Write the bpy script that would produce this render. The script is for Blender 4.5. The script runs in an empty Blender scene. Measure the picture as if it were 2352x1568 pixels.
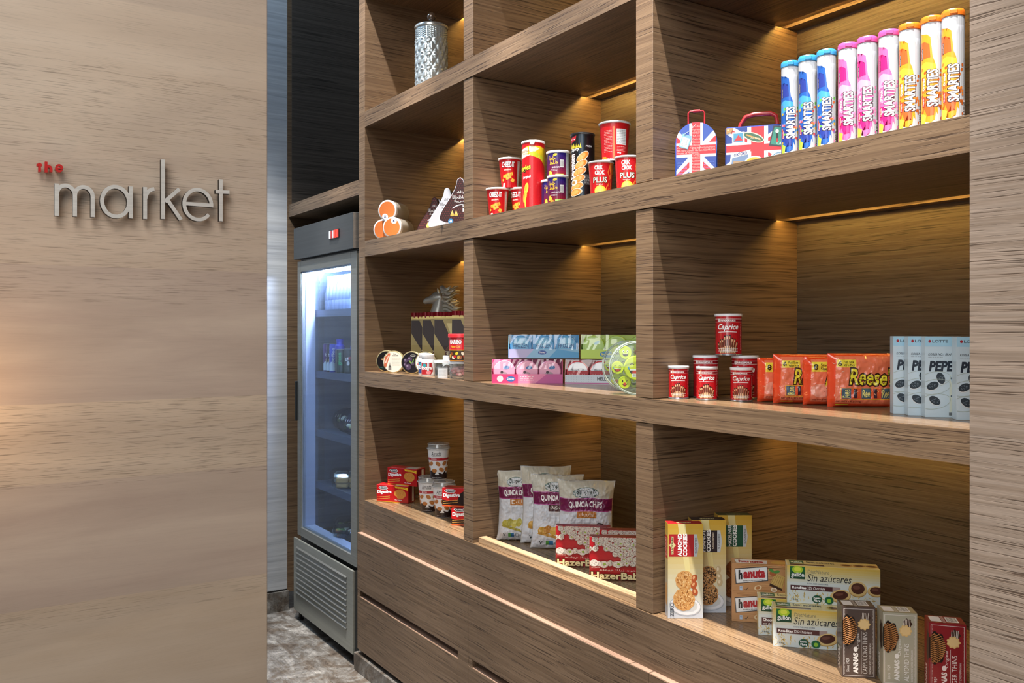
import bpy, bmesh, math, random
from mathutils import Vector, Matrix, noise
sc = bpy.context.scene
COL = sc.collection
R = math.radians
random.seed(7)

# ---------------- camera ----------------
cd = bpy.data.cameras.new('camera'); cam = bpy.data.objects.new('camera', cd); COL.objects.link(cam)
cam.location = (0, -1.6, 1.53); cam.rotation_euler = (R(90), 0, R(56.79))
cd.sensor_width = 36; cd.lens = 2012 / 2352 * 36; cd.shift_y = -26 / 2352; cd.clip_start = .02
sc.camera = cam
# ---------------- world, exposure ----------------
w = bpy.data.worlds.new('world'); sc.world = w; w.use_nodes = True
bg = w.node_tree.nodes['Background']; bg.inputs[0].default_value = (.92, .96, 1.0, 1); bg.inputs[1].default_value = .15
vs = sc.view_settings; vs.view_transform = 'Standard'; vs.look = 'None'; vs.gamma = 1; vs.exposure = 0.0
vs.use_curve_mapping = False


def aim(loc, to): return (Vector(to) - Vector(loc)).to_track_quat('-Z', 'Y').to_euler()


def area(name, loc, to, sx, sy, e, col):
    l = bpy.data.lights.new(name, 'AREA'); l.shape = 'RECTANGLE'; l.size = sx; l.size_y = sy; l.energy = e; l.color = col
    o = bpy.data.objects.new(name, l); COL.objects.link(o); o.location = loc; o.rotation_euler = aim(loc, to); return o


def spot(name, loc, to, ang, e, col, rad=.03, blend=.4):
    l = bpy.data.lights.new(name, 'SPOT'); l.spot_size = R(ang); l.spot_blend = blend; l.energy = e; l.color = col
    l.shadow_soft_size = rad
    o = bpy.data.objects.new(name, l); COL.objects.link(o); o.location = loc; o.rotation_euler = aim(loc, to); return o


# soft fills added out of view behind and above the camera, and the row of ceiling downlights over the shelf front
area('room_fill', (1.6, -4.6, 2.4), (-2, 0, 1.3), 3.2, 2.2, 72, (.95, .98, 1))  # added fill, lights the product fronts from behind the camera
area('overhead_fill', (-.5, -2.3, 4.1), (-2.0, -.6, 1.2), 1.6, 1.6, 62, (1, .97, .93))  # added overhead fill for the veneer wall and the goods
area('blue_wall_fill', (-3.9, -1.6, 4.3), (-4.68, -.2, 2.6), .5, .5, 30, (.42, .68, 1))  # added blue light, tints the top of the stone wall
for i, x in enumerate((-3.35, -2.65, -1.95, -1.25, -.55, .15)):
    spot('ceiling_downlight', (x, -.62, 4.6), (x - .25, .12, 1.2), 30, 900, (1, .93, .86), blend=.6)
spot('niche_downlight', (-4.1, -.9, 4.4), (-4.2, .1, 1.0), 34, 90, (.75, .85, 1))
spot('stone_wall_downlight', (-3.7, -.75, 3.4), (-4.68, -.3, .7), 60, 190, (1, .98, .95), blend=.8)
l = bpy.data.lights.new('warm_side_lamp', 'POINT'); l.energy = 2.2; l.color = (1, .55, .2); l.shadow_soft_size = .08
o = bpy.data.objects.new('warm_side_lamp', l); COL.objects.link(o); o.location = (-2.38, -1.62, 1.38)


# ---------------- materials ----------------
def lin(h):
    if not isinstance(h, str): h = '%02x%02x%02x' % tuple(h)
    h = h.lstrip('#'); r = []
    for i in (0, 2, 4):
        c = int(h[i:i + 2], 16) / 255
        r.append(c / 12.92 if c <= .04045 else ((c + .055) / 1.055) ** 2.4)
    return (*r, 1)


MC = {}


def mat(h, rough=.45, metal=0, coat=0, emit=0, spec=.5, name='print'):
    k = (h, rough, metal, coat, emit, spec)
    if k in MC: return MC[k]
    m = bpy.data.materials.new(f'{name}_{h.lstrip("#")}'); m.use_nodes = True
    b = m.node_tree.nodes['Principled BSDF']
    b.inputs['Base Color'].default_value = lin(h); b.inputs['Roughness'].default_value = rough
    b.inputs['Metallic'].default_value = metal; b.inputs['Coat Weight'].default_value = coat
    b.inputs['Specular IOR Level'].default_value = spec
    if emit:
        b.inputs['Emission Color'].default_value = lin(h); b.inputs['Emission Strength'].default_value = emit
    MC[k] = m; return m


def clear(name, tint='#ffffff', gloss=.12, haze=0.0, hazecol='#ffffff'):
    """thin clear plastic or pane: transparent with a glossy coat and optional milky part"""
    if name in MC: return MC[name]
    m = bpy.data.materials.new(name); m.use_nodes = True; n = m.node_tree.nodes; L = m.node_tree.links; n.clear()
    out = n.new('ShaderNodeOutputMaterial'); t = n.new('ShaderNodeBsdfTransparent'); t.inputs[0].default_value = lin(tint)
    g = n.new('ShaderNodeBsdfGlossy'); g.inputs['Roughness'].default_value = .06
    f = n.new('ShaderNodeLayerWeight'); f.inputs[0].default_value = .5
    pw = n.new('ShaderNodeMath'); pw.operation = 'POWER'; pw.inputs[1].default_value = 5; L.new(f.outputs['Facing'], pw.inputs[0])
    ad = n.new('ShaderNodeMath'); ad.operation = 'ADD'; ad.inputs[1].default_value = gloss * .5; ad.use_clamp = True
    L.new(pw.outputs[0], ad.inputs[0]); mx = n.new('ShaderNodeMixShader'); L.new(ad.outputs[0], mx.inputs[0])
    L.new(t.outputs[0], mx.inputs[1]); L.new(g.outputs[0], mx.inputs[2]); last = mx
    if haze:
        d = n.new('ShaderNodeBsdfDiffuse'); d.inputs[0].default_value = lin(hazecol)
        m2 = n.new('ShaderNodeMixShader'); m2.inputs[0].default_value = haze
        L.new(mx.outputs[0], m2.inputs[1]); L.new(d.outputs[0], m2.inputs[2]); last = m2
    L.new(last.outputs[0], out.inputs[0]); MC[name] = m; return m


class NT:
    def __init__(s, name):
        s.m = bpy.data.materials.new(name); s.m.use_nodes = True; s.n = s.m.node_tree.nodes; s.l = s.m.node_tree.links
        s.b = s.n['Principled BSDF']; s.pos = s.n.new('ShaderNodeNewGeometry').outputs['Position']

    def scale(s, v, sc_):
        m = s.n.new('ShaderNodeVectorMath'); m.operation = 'MULTIPLY'; m.inputs[1].default_value = sc_; s.l.new(v, m.inputs[0]); return m.outputs[0]

    def noise(s, v, scale=1, detail=4, rough=.55, dist=0):
        t = s.n.new('ShaderNodeTexNoise'); t.inputs['Scale'].default_value = scale; t.inputs['Detail'].default_value = detail
        t.inputs['Roughness'].default_value = rough; t.inputs['Distortion'].default_value = dist; s.l.new(v, t.inputs['Vector'])
        return t.outputs['Fac']

    def ramp(s, f, stops):
        r = s.n.new('ShaderNodeValToRGB'); e = r.color_ramp.elements
        while len(e) < len(stops): e.new(.5)
        for i, (p, c) in enumerate(stops):
            e[i].position = p; e[i].color = lin(c) if isinstance(c, (str, tuple)) else (c, c, c, 1)
        s.l.new(f, r.inputs[0]); return r.outputs[0]

    def mix(s, f, a, b, mode='MIX'):
        x = s.n.new('ShaderNodeMix'); x.data_type = 'RGBA'; x.blend_type = mode
        for sock, v in ((x.inputs[0], f), (x.inputs[6], a), (x.inputs[7], b)):
            if hasattr(v, 'is_linked') or hasattr(v, 'links'): s.l.new(v, sock)
            else: sock.default_value = lin(v) if isinstance(v, (str, tuple)) else v
        return x.outputs[2]

    def bump(s, h, d=.002, st=.5):
        b = s.n.new('ShaderNodeBump'); b.inputs['Distance'].default_value = d; b.inputs['Strength'].default_value = st
        s.l.new(h, b.inputs['Height']); s.l.new(b.outputs[0], s.b.inputs['Normal'])


def wood(name, ax, light, mid, dark, rough=.5):
    """oak-look laminate; ax = per-axis frequency (grain runs along the low ones)"""
    t = NT(name); warp = t.noise(t.scale(t.pos, tuple(2.2 if a < 5 else 9 for a in ax)), 1, 2)
    wv = t.n.new('ShaderNodeVectorMath'); wv.operation = 'MULTIPLY_ADD'
    wc = t.n.new('ShaderNodeCombineXYZ'); t.l.new(warp, wc.inputs[0]); t.l.new(warp, wc.inputs[1]); t.l.new(warp, wc.inputs[2])
    t.l.new(wc.outputs[0], wv.inputs[0]); wv.inputs[1].default_value = tuple(0 if a < 5 else .02 for a in ax); t.l.new(t.pos, wv.inputs[2])
    p = wv.outputs[0]
    g1 = t.noise(t.scale(p, tuple(a * 1.0 for a in ax)), 1, 5, .6)
    g2 = t.noise(t.scale(p, tuple(a * (5.5 if a < 5 else 2.1) for a in ax)), 1, 2, .55)
    c = t.ramp(g1, [(.26, mid), (.42, mid), (.58, light), (.8, light)])
    po = t.ramp(g2, [(.34, 0.0), (.43, 1.0)])
    c2 = t.mix(po, dark, c)
    fine = t.noise(t.scale(p, tuple(a * (9 if a < 5 else 5) for a in ax)), 1, 2)
    c3 = t.mix(.35, c2, t.ramp(fine, [(.3, '#6b6b6b'), (.7, '#ffffff')]), 'MULTIPLY')
    t.l.new(c3, t.b.inputs['Base Color']); t.b.inputs['Roughness'].default_value = rough
    t.bump(po, .0006, .5); return t.m


W_FACE = wood('oak_laminate_front', (.7, 140, 140), (134, 110, 85), (115, 92, 70), (72, 53, 38))
W_SIDE = wood('oak_laminate_upright', (.7, .7, 140), (136, 111, 85), (116, 92, 69), (72, 53, 38))
W_BASE = wood('oak_laminate_drawer', (.6, 150, 150), (123, 101, 80), (105, 84, 64), (68, 51, 37))
W_TOP = wood('oak_laminate_deck', (.7, 140, 140), (146, 120, 91), (125, 100, 74), (90, 68, 49), rough=.22)
W_BAND = wood('pinkish_edge_band', (.6, 60, 60), (176, 144, 124), (163, 131, 111), (135, 106, 88))
W_BACK_SHADE = wood('oak_laminate_back_shaded', (.7, 140, 140), (108, 96, 82), (92, 80, 67), (56, 46, 37))  # darkened and greyed, shade at the compartment backs put into the colour
W_LIP = wood('pale_oak_batten', (.6, 60, 60), (200, 168, 132), (188, 154, 116), (160, 128, 94))
W_RIGHT = wood('grey_oak_panel', (.6, 130, 130), (146, 131, 118), (130, 114, 100), (88, 72, 60))


def veneer():
    t = NT('pale_walnut_veneer')
    sx = t.n.new('ShaderNodeSeparateXYZ'); t.l.new(t.pos, sx.inputs[0])
    # horizontal veneer leaves with joints at fixed heights
    zz = t.n.new('ShaderNodeMapRange'); zz.inputs[1].default_value = 0; zz.inputs[2].default_value = 3.6; t.l.new(sx.outputs[2], zz.inputs[0])
    r = t.n.new('ShaderNodeValToRGB'); r.color_ramp.interpolation = 'CONSTANT'; e = r.color_ramp.elements
    st = [(0, (196, 174, 150)), (.795, (185, 164, 149)), (1.12, (206, 184, 160)), (1.333, (184, 163, 149)), (1.69, (196, 174, 153)), (2.02, (203, 182, 160)), (2.42, (193, 173, 154))]
    while len(e) < len(st): e.new(.5)
    for i, (z, c) in enumerate(st): e[i].position = z / 3.6; e[i].color = lin(c)
    t.l.new(zz.outputs[0], r.inputs[0]); base = r.outputs[0]
    g1 = t.noise(t.scale(t.pos, (2, 1.3, 14)), 1, 6, .62, .6)
    g2 = t.noise(t.scale(t.pos, (13, 10, 420)), 1, 3, .7)
    big = t.noise(t.scale(t.pos, (1, 1.1, 5)), 1, 3, .5, .8)
    c = t.mix(t.ramp(g1, [(.3, 0.0), (.7, .55)]), base, (220, 202, 182))
    c = t.mix(t.ramp(big, [(.4, 0.0), (.75, .45)]), c, (160, 142, 127))
    # pore streaks, denser in some leaves
    band = t.n.new('ShaderNodeValToRGB'); band.color_ramp.interpolation = 'CONSTANT'; eb = band.color_ramp.elements
    for _ in range(5): eb.new(.5)
    for i, (z, v) in enumerate([(0, .08), (.74, .4), (.795, .06), (1.10, .6), (1.333, .08), (1.60, .5), (2.25, .2)]):
        eb[i].position = z / 3.6; eb[i].color = (v, v, v, 1)
    t.l.new(zz.outputs[0], band.inputs[0])
    pr = t.ramp(g2, [(.33, 1.0), (.46, 0.0)])
    mm = t.n.new('ShaderNodeMath'); mm.operation = 'MULTIPLY'; t.l.new(pr, mm.inputs[0]); t.l.new(band.outputs[0], mm.inputs[1])
    c = t.mix(mm.outputs[0], c, (88, 75, 64))
    t.l.new(c, t.b.inputs['Base Color']); t.b.inputs['Roughness'].default_value = .5; return t.m


def stone():
    t = NT('pale_striped_marble')
    g = t.noise(t.scale(t.pos, (1.2, 1.2, 22)), 1, 6, .65, .7); g2 = t.noise(t.scale(t.pos, (1.5, 1.5, 60)), 1, 4, .6, .3)
    c = t.ramp(g, [(.28, (166, 168, 172)), (.42, (196, 198, 200)), (.6, (210, 211, 211)), (.8, (221, 221, 220))])
    c = t.mix(.3, c, t.ramp(g2, [(.35, '#999999'), (.6, '#ffffff')]), 'MULTIPLY')
    t.l.new(c, t.b.inputs['Base Color']); t.b.inputs['Roughness'].default_value = .3; return t.m


def floorm(name='travertine_floor', k=1.0):
    t = NT(name)
    g = t.noise(t.scale(t.pos, (9, 9, 9)), 1, 9, .72, .8); g2 = t.noise(t.scale(t.pos, (55, 60, 50)), 1, 5, .75); g3 = t.noise(t.scale(t.pos, (4, 26, 8)), 1, 6, .7, 1.5)
    c = t.ramp(g, [(.3, (58, 50, 43)), (.43, (100, 91, 82)), (.52, (118, 116, 112)), (.62, (158, 156, 152)), (.75, (190, 188, 182))])
    c = t.mix(.5, c, t.ramp(g3, [(.3, '#5a4a3c'), (.5, '#a19a92'), (.7, '#e8e5df')]), 'OVERLAY')
    c = t.mix(t.ramp(g2, [(.34, .8), (.44, 0.0)]), c, '#2b241f')
    t.l.new(c, t.b.inputs['Base Color']); t.b.inputs['Roughness'].default_value = .45; t.bump(g2, .001, .3); return t.m


def steel(name='brushed_steel', c='#8f908c', ax=(1, 1, 120), rough=.34):
    t = NT(name); g = t.noise(t.scale(t.pos, ax), 1, 4, .6)
    col = t.mix(.25, c, t.ramp(g, [(.3, '#8a8a8a'), (.7, '#ffffff')]), 'MULTIPLY')
    t.l.new(col, t.b.inputs['Base Color']); t.b.inputs['Metallic'].default_value = .6; t.b.inputs['Roughness'].default_value = rough; return t.m


STEEL = steel(); DSTEEL = steel('dark_brushed_steel', '#5c5f60'); SIGNM = steel('brushed_aluminium', '#eeece6', (1, 6, 160), .38)
SIGNM.node_tree.nodes['Principled BSDF'].inputs['Metallic'].default_value = .3
VENEER = veneer(); STONE = stone(); FLOOR = floorm()


# ---------------- mesh helpers ----------------
def link(name, me, mats, parent=None):
    for m in (mats if isinstance(mats, (list, tuple)) else [mats]): me.materials.append(m)
    o = bpy.data.objects.new(name, me); COL.objects.link(o)
    if parent: o.parent = parent
    return o


def obj(name, bm, mats, parent=None, smooth=0):
    me = bpy.data.meshes.new(name)
    if smooth:
        for f in bm.faces: f.smooth = True
    bmesh.ops.recalc_face_normals(bm, faces=bm.faces)
    bm.to_mesh(me); bm.free()
    if smooth: me.set_sharp_from_angle(angle=smooth)
    return link(name, me, mats, parent)


def bx(bm, x0, x1, y0, y1, z0, z1, bev=0, mi=0):
    r = bmesh.ops.create_cube(bm, size=1); vs_ = r['verts']
    for v in vs_:
        v.co = Vector(((x0 + x1) / 2 + v.co.x * (x1 - x0), (y0 + y1) / 2 + v.co.y * (y1 - y0), (z0 + z1) / 2 + v.co.z * (z1 - z0)))
    fs = {f for v in vs_ for f in v.link_faces}
    for f in fs: f.material_index = mi
    if bev:
        es = list({e for v in vs_ for e in v.link_edges})
        rr = bmesh.ops.bevel(bm, geom=es, offset=bev, segments=1, affect='EDGES')
        for f in rr['faces']: f.material_index = mi
    return bm


def box(name, x0, x1, y0, y1, z0, z1, m, parent=None, bev=0):
    return obj(name, bx(bmesh.new(), x0, x1, y0, y1, z0, z1, bev), m, parent)


def prism(bm, pts, a, b, axis='x', mi=0, flip=False):
    """extrude a 2D outline along an axis; pts are (y,z) for x, (x,z) for y, (x,y) for z"""
    def P(p, t): return {'x': (t, p[0], p[1]), 'y': (p[0], t, p[1]), 'z': (p[0], p[1], t)}[axis]
    A = [bm.verts.new(P(p, a)) for p in pts]; B = [bm.verts.new(P(p, b)) for p in pts]
    fs = [bm.faces.new(A), bm.faces.new(B[::-1])]
    for i in range(len(pts)):
        j = (i + 1) % len(pts); fs.append(bm.faces.new((A[i], B[i], B[j], A[j])))
    for f in fs: f.material_index = mi
    return bm


def lathe(bm, prof, n=40, mi=0, axis='z', c=(0, 0, 0), sx=1, sy=1):
    rings = []
    for r, z in prof:
        ring = []
        for i in range(n):
            a = 2 * math.pi * i / n; p = (r * math.cos(a) * sx, r * math.sin(a) * sy, z)
            if axis == 'y': p = (p[0], p[2], p[1])
            ring.append(bm.verts.new((p[0] + c[0], p[1] + c[1], p[2] + c[2])))
        rings.append(ring)
    fs = []
    for k in range(len(rings) - 1):
        for i in range(n):
            j = (i + 1) % n; fs.append(bm.faces.new((rings[k][i], rings[k][j], rings[k + 1][j], rings[k + 1][i])))
    for ring in (rings[0], rings[-1]): fs.append(bm.faces.new(ring))
    for f in fs: f.material_index = mi
    return bm


def tube(bm, pts, rad, n=8, mi=0):
    pts = [Vector(p) for p in pts]; rad = rad if isinstance(rad, (list, tuple)) else [rad] * len(pts); rings = []
    for i, p in enumerate(pts):
        t = (pts[min(i + 1, len(pts) - 1)] - pts[max(i - 1, 0)]).normalized()
        u = t.orthogonal().normalized() if i == 0 else (u - t * u.dot(t)).normalized()
        v = t.cross(u); rings.append([bm.verts.new(p + (u * math.cos(2 * math.pi * k / n) + v * math.sin(2 * math.pi * k / n)) * rad[i]) for k in range(n)])
    fs = []
    for a, b in zip(rings, rings[1:]):
        for k in range(n): fs.append(bm.faces.new((a[k], a[(k + 1) % n], b[(k + 1) % n], b[k])))
    fs += [bm.faces.new(rings[0][::-1]), bm.faces.new(rings[-1])]
    for f in fs: f.material_index = mi
    return bm


def ball(bm, c, r, sx=1, sy=1, sz=1, n=12, mi=0):
    q = bmesh.ops.create_uvsphere(bm, u_segments=n, v_segments=max(6, n // 2), radius=r)
    for v in q['verts']: v.co = Vector((v.co.x * sx + c[0], v.co.y * sy + c[1], v.co.z * sz + c[2]))
    for f in {f for v in q['verts'] for f in v.link_faces}: f.material_index = mi
    return bm


def thing(name, label, cat, loc=(0, 0, 0), head=0.0, group=None):
    o = bpy.data.objects.new(name, None); COL.objects.link(o); o.empty_display_size = .05
    o.location = loc; o.rotation_euler = (0, 0, R(head)); o['label'] = label; o['category'] = cat
    if group: o['group'] = group
    return o


def tag(o, label, cat, group=None):
    o['label'] = label; o['category'] = cat
    if group: o['group'] = group
    return o


def struct(o): o['kind'] = 'structure'; return o


def dup(root, loc, head=None, label=None):
    r = root.copy(); COL.objects.link(r); r.location = loc
    if head is not None: r.rotation_euler = (0, 0, R(head))
    if label: r['label'] = label
    for ch in list(root.children):
        c = ch.copy(); COL.objects.link(c); c.parent = r
        for g in list(ch.children):
            d = g.copy(); COL.objects.link(d); d.parent = c
    return r


# ---------------- printed artwork: flat shapes laid on a surface in thin layers ----------------
TXT = {}


def text_polys(s, bold):
    k = (s, bold)
    if k in TXT: return TXT[k]
    cu = bpy.data.curves.new('t', 'FONT'); cu.body = s; cu.resolution_u = 2; cu.offset = bold; cu.fill_mode = 'FRONT'
    ob = bpy.data.objects.new('t', cu); me = bpy.data.meshes.new_from_object(ob)
    vs_ = [(v.co.x, v.co.y) for v in me.vertices]; fs = [tuple(p.vertices) for p in me.polygons]
    bpy.data.objects.remove(ob); bpy.data.curves.remove(cu); bpy.data.meshes.remove(me)
    x0 = min(v[0] for v in vs_); x1 = max(v[0] for v in vs_); y0 = min(v[1] for v in vs_); y1 = max(v[1] for v in vs_)
    vs_ = [((x - x0) / (x1 - x0), (y - y0) / (y1 - y0)) for x, y in vs_]
    TXT[k] = (vs_, fs, (x1 - x0, y1 - y0)); return TXT[k]


def ellp(cx, cy, rx, ry=None, rot=0, n=18, a0=0, a1=360):
    ry = rx if ry is None else ry; c, s = math.cos(R(rot)), math.sin(R(rot)); P = []
    full = a1 - a0 >= 360
    for i in range(n if full else n + 1):
        a = R(a0 + (a1 - a0) * i / n); x, y = rx * math.cos(a), ry * math.sin(a); P.append((cx + x * c - y * s, cy + x * s + y * c))
    return P


class Art:
    """coordinates in centimetres"""
    def __init__(s, W, H, base=None):
        s.W, s.H, s.P, s.k = W, H, [], 0
        if base: s.rect(0, 0, W, H, base)

    def add(s, vs_, fs, c, up=True):
        s.k += 1 if up else 0; s.P.append((vs_, fs, c, s.k)); return s

    def poly(s, p, c, up=True): return s.add(p, [tuple(range(len(p)))], c, up)
    def rect(s, x0, y0, x1, y1, c, up=True): return s.poly([(x0, y0), (x1, y0), (x1, y1), (x0, y1)], c, up)
    def ell(s, cx, cy, rx, ry, c, rot=0, n=18, up=True): return s.poly(ellp(cx, cy, rx, ry, rot, n), c, up)

    def ring(s, cx, cy, rx, ry, wd, c, rot=0, n=24, a0=0, a1=360):
        o, i = ellp(cx, cy, rx, ry, rot, n, a0, a1), ellp(cx, cy, rx - wd, ry - wd, rot, n, a0, a1); m = len(o)
        return s.add(o + i, [(k, (k + 1) % m, m + (k + 1) % m, m + k) for k in range(m if a1 - a0 >= 360 else m - 1)], c)

    def line(s, pts, wd, c):
        vs_, fs = [], []
        for a, b in zip(pts, pts[1:]):
            d = Vector((b[0] - a[0], b[1] - a[1])); L_ = d.length or 1; nx, ny = -d.y / L_ * wd / 2, d.x / L_ * wd / 2; k = len(vs_)
            vs_ += [(a[0] + nx, a[1] + ny), (b[0] + nx, b[1] + ny), (b[0] - nx, b[1] - ny), (a[0] - nx, a[1] - ny)]; fs.append((k, k + 1, k + 2, k + 3))
        return s.add(vs_, fs, c)

    def frame(s, x0, y0, x1, y1, wd, c):
        return s.line([(x0, y0), (x1, y0), (x1, y1), (x0, y1), (x0, y0)], wd, c)

    def txt(s, t, x0, y0, x1, y1, c, bold=0.0, rot=0, shear=0.0, tilt=0.0):
        v, f, _ = text_polys(t, bold); o = []
        for a, b in v:
            if rot == 90: o.append((x1 - b * (x1 - x0), y0 + (a + shear * b) * (y1 - y0)))
            elif rot == -90: o.append((x0 + b * (x1 - x0), y1 - (a + shear * b) * (y1 - y0)))
            else: o.append((x0 + (a + shear * b) * (x1 - x0), y0 + b * (y1 - y0) + tilt * a))
        return s.add(o, f, c)

    def otxt(s, t, x0, y0, x1, y1, c, oc, bold=.02, ob=.06, **k):
        ob = min(ob, .075); W_, H_ = text_polys(t, bold)[2]; d = ob - bold + .02
        if k.get('rot'): gx, gy = (x1 - x0) / H_ * d, (y1 - y0) / W_ * d
        else: gx, gy = (x1 - x0) / W_ * d, (y1 - y0) / H_ * d
        s.txt(t, x0 - gx, y0 - gy, x1 + gx, y1 + gy, oc, ob, **k); return s.txt(t, x0, y0, x1, y1, c, bold, **k)

    def lines(s, x0, y0, x1, y1, n, c, wd=.06):
        rnd = random.Random(int(x0 * 77 + y0 * 13)); s.k += 1
        for i in range(n):
            y = y1 - (y1 - y0) * (i + .5) / n; x = x0
            while x < x1 - .1:
                L_ = rnd.uniform(.15, .5) * (x1 - x0) * .5; e = min(x + L_, x1); s.rect(x, y - wd / 2, e, y + wd / 2, c, False); x = e + wd * 1.3
        return s

    def bars(s, x0, y0, x1, y1, c='#222222', bgc='#eeeeee', vert=True):
        s.rect(x0, y0, x1, y1, bgc); s.k += 1; rnd = random.Random(5); t = .08
        while t < .92:
            q = rnd.uniform(.015, .05)
            if vert: s.rect(x0 + t * (x1 - x0), y0 + .12 * (y1 - y0), x0 + (t + q) * (x1 - x0), y1 - .08 * (y1 - y0), c, False)
            else: s.rect(x0 + .1 * (x1 - x0), y0 + t * (y1 - y0), x1 - .1 * (x1 - x0), y0 + (t + q) * (y1 - y0), c, False)
            t += q + rnd.uniform(.02, .05)
        return s

    def build(s, name, parent, mp, sub=(0, 0), clip=None, rough=.35, coat=.3, both=False):
        bm = bmesh.new(); mats, idx = [], {}; dz = 3e-5
        for vs_, fs, c, k in s.P:
            if c not in idx: idx[c] = len(mats); mats.append(mat(c, rough, 0, coat) if isinstance(c, str) else c)
            V = [bm.verts.new((x / 100, y / 100, k * dz)) for x, y in vs_]
            for f in fs:
                try: ff = bm.faces.new([V[i] for i in f])
                except ValueError: continue
                ff.material_index = idx[c]
        bmesh.ops.triangulate(bm, faces=[f for f in bm.faces if len(f.verts) > 4])
        W, H = s.W / 100, s.H / 100
        x0, y0, x1, y1 = clip or (0, 0, W, H)
        for co, no in (((x0, 0, 0), (-1, 0, 0)), ((x1, 0, 0), (1, 0, 0)), ((0, y0, 0), (0, -1, 0)), ((0, y1, 0), (0, 1, 0))):
            bmesh.ops.bisect_plane(bm, geom=bm.verts[:] + bm.edges[:] + bm.faces[:], plane_co=co, plane_no=no, clear_outer=True, dist=1e-7)
        for i in range(1, sub[0]):
            bmesh.ops.bisect_plane(bm, geom=bm.verts[:] + bm.edges[:] + bm.faces[:], plane_co=(x0 + (x1 - x0) * i / sub[0], 0, 0), plane_no=(1, 0, 0), dist=1e-7)
        for i in range(1, sub[1]):
            bmesh.ops.bisect_plane(bm, geom=bm.verts[:] + bm.edges[:] + bm.faces[:], plane_co=(0, y0 + (y1 - y0) * i / sub[1], 0), plane_no=(0, 1, 0), dist=1e-7)
        for v in bm.verts: v.co = Vector(mp(v.co.x, v.co.y, v.co.z + 2e-4))
        me = bpy.data.meshes.new(name); bm.to_mesh(me); bm.free()
        return link(name, me, mats, parent)


def m_front(w, d, z0=0): return lambda x, y, h: (x - w / 2, -d / 2 - h, y + z0)
def m_top(w, d, z): return lambda x, y, h: (x - w / 2, -d / 2 + y, z + h)
def m_right(w, d, z0=0): return lambda x, y, h: (w / 2 + h, -d / 2 + x, y + z0)
def m_left(w, d, z0=0): return lambda x, y, h: (-w / 2 - h, d / 2 - x, y + z0)


def m_cyl(rf, W, off=0.0):
    """wrap on a lathe; rf(z) = radius, W = art width (m), off = heading offset of its centre (deg)"""
    rm = rf(.0) if callable(rf) else rf; f = rf if callable(rf) else (lambda z: rf)
    def g(x, y, h):
        a = (x - W / 2) / max(f(y), 1e-4) * 1.0 - math.pi / 2 + R(off); r = f(y) + h
        return (r * math.cos(a), r * math.sin(a), y)
    return g


def corner(P, w, d, head):
    """base centre of a box from its front-left corner"""
    a = R(head); return (P[0] + math.cos(a) * w / 2 - math.sin(a) * d / 2, P[1] + math.sin(a) * w / 2 + math.cos(a) * d / 2)


def face_cam(x, y): return math.degrees(math.atan2(-x, 1.6 + y))

# ======================= THE ROOM =======================
XA, XB, XC, XD = -3.65, -2.736, -1.792, -.887
struct(box('floor', -6.2, 2.5, -5.5, .75, -.05, 0, FLOOR))
struct(box('wall_left', -2.74, -2.6, -3.6, -.775, 0, 3.9, VENEER, bev=.0015))
struct(box('wall_far', -4.9, -4.684, -2.6, .0, .117, 4.4, STONE))
struct(box('trim_1', -4.9, -4.684, -2.6, .0, .108, .117, mat('#15130f', .6)))
struct(box('baseboard_far', -4.9, -4.676, -2.6, .004, 0, .108, FLOOR, bev=.001))
struct(box('wall_right', -.882, .9, -.022, .62, 0, 3.9, W_RIGHT))
struct(box('wall_back', -4.9, .9, .62, .70, 0, 4.4, mat('#4a3a2e', .8)))

# ======================= SHELVING =======================
unit = thing('shelving_unit', 'built-in brown oak shelving wall with open lit compartments above drawers', 'shelving', (-2.3, 0, 0))


def at0(o): o.location = (2.3, 0, 0); return o


SH = [(3.02, 3.09), (2.441, 2.51), (1.860, 1.930), (1.280, 1.345)]
for i, (a, b) in enumerate(SH):
    bm = bmesh.new(); zc = a
    prism(bm, [(0, a), (0, b), (.59, b), (.59, a), (.544, a), (.544, a + .010), (.498, a + .010), (.498, a)], XA, XD, 'x')
    at0(obj('shelf_board', bm, W_TOP if False else W_FACE, unit))
    at0(box('shelf_deck', XA, XD, .002, .59, b, b + .0006, W_TOP, unit))
bm = bmesh.new(); bx(bm, XA, XD, 0, .59, .70, .768); at0(obj('shelf_board', bm, W_TOP, unit))
at0(box('fascia', XA, XD, -.0008, .02, .60, .7675, W_BASE, unit))
# uprights between the boards, set back a hair
gaps = [(.768, 1.280), (1.3456, 1.860), (1.9306, 2.441), (2.5106, 3.02)]
for xc, wd in ((XB, .068), (XC, .068)):
    for z0, z1 in gaps:
        at0(box('upright', xc - wd / 2, xc + wd / 2, .002, .59, z0 + .0015, z1 - .0025, W_SIDE, unit, bev=.0008))
at0(box('upright', -3.715, XA, 0, .62, .077, 4.2, W_SIDE, unit, bev=.0008))
at0(box('upright', -4.7, -4.68, -.004, .62, .10, 4.2, W_SIDE, unit))
at0(box('back_panel', XA, XD, .59, .605, .6, 3.1, W_BACK_SHADE, unit))
at0(box('bridge_beam', -4.68, -3.715, .002, .6, 2.147, 2.215, W_FACE, unit, bev=.0008))
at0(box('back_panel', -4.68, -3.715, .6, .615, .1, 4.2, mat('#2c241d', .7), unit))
at0(box('side_liner', -4.68, -4.677, .02, .6, 2.215, 4.2, wood('dark_oak_liner', (.5, .5, 120), (92, 83, 74), (76, 68, 60), (50, 44, 38)), unit))
at0(box('end_post', -.8868, -.8822, -.012, .02, 0, 3.1, W_FACE, unit))
# batten across the middle lower compartment
at0(box('batten', -2.690, -1.828, .018, .050, .7682, .790, W_LIP, unit, bev=.001))
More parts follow.
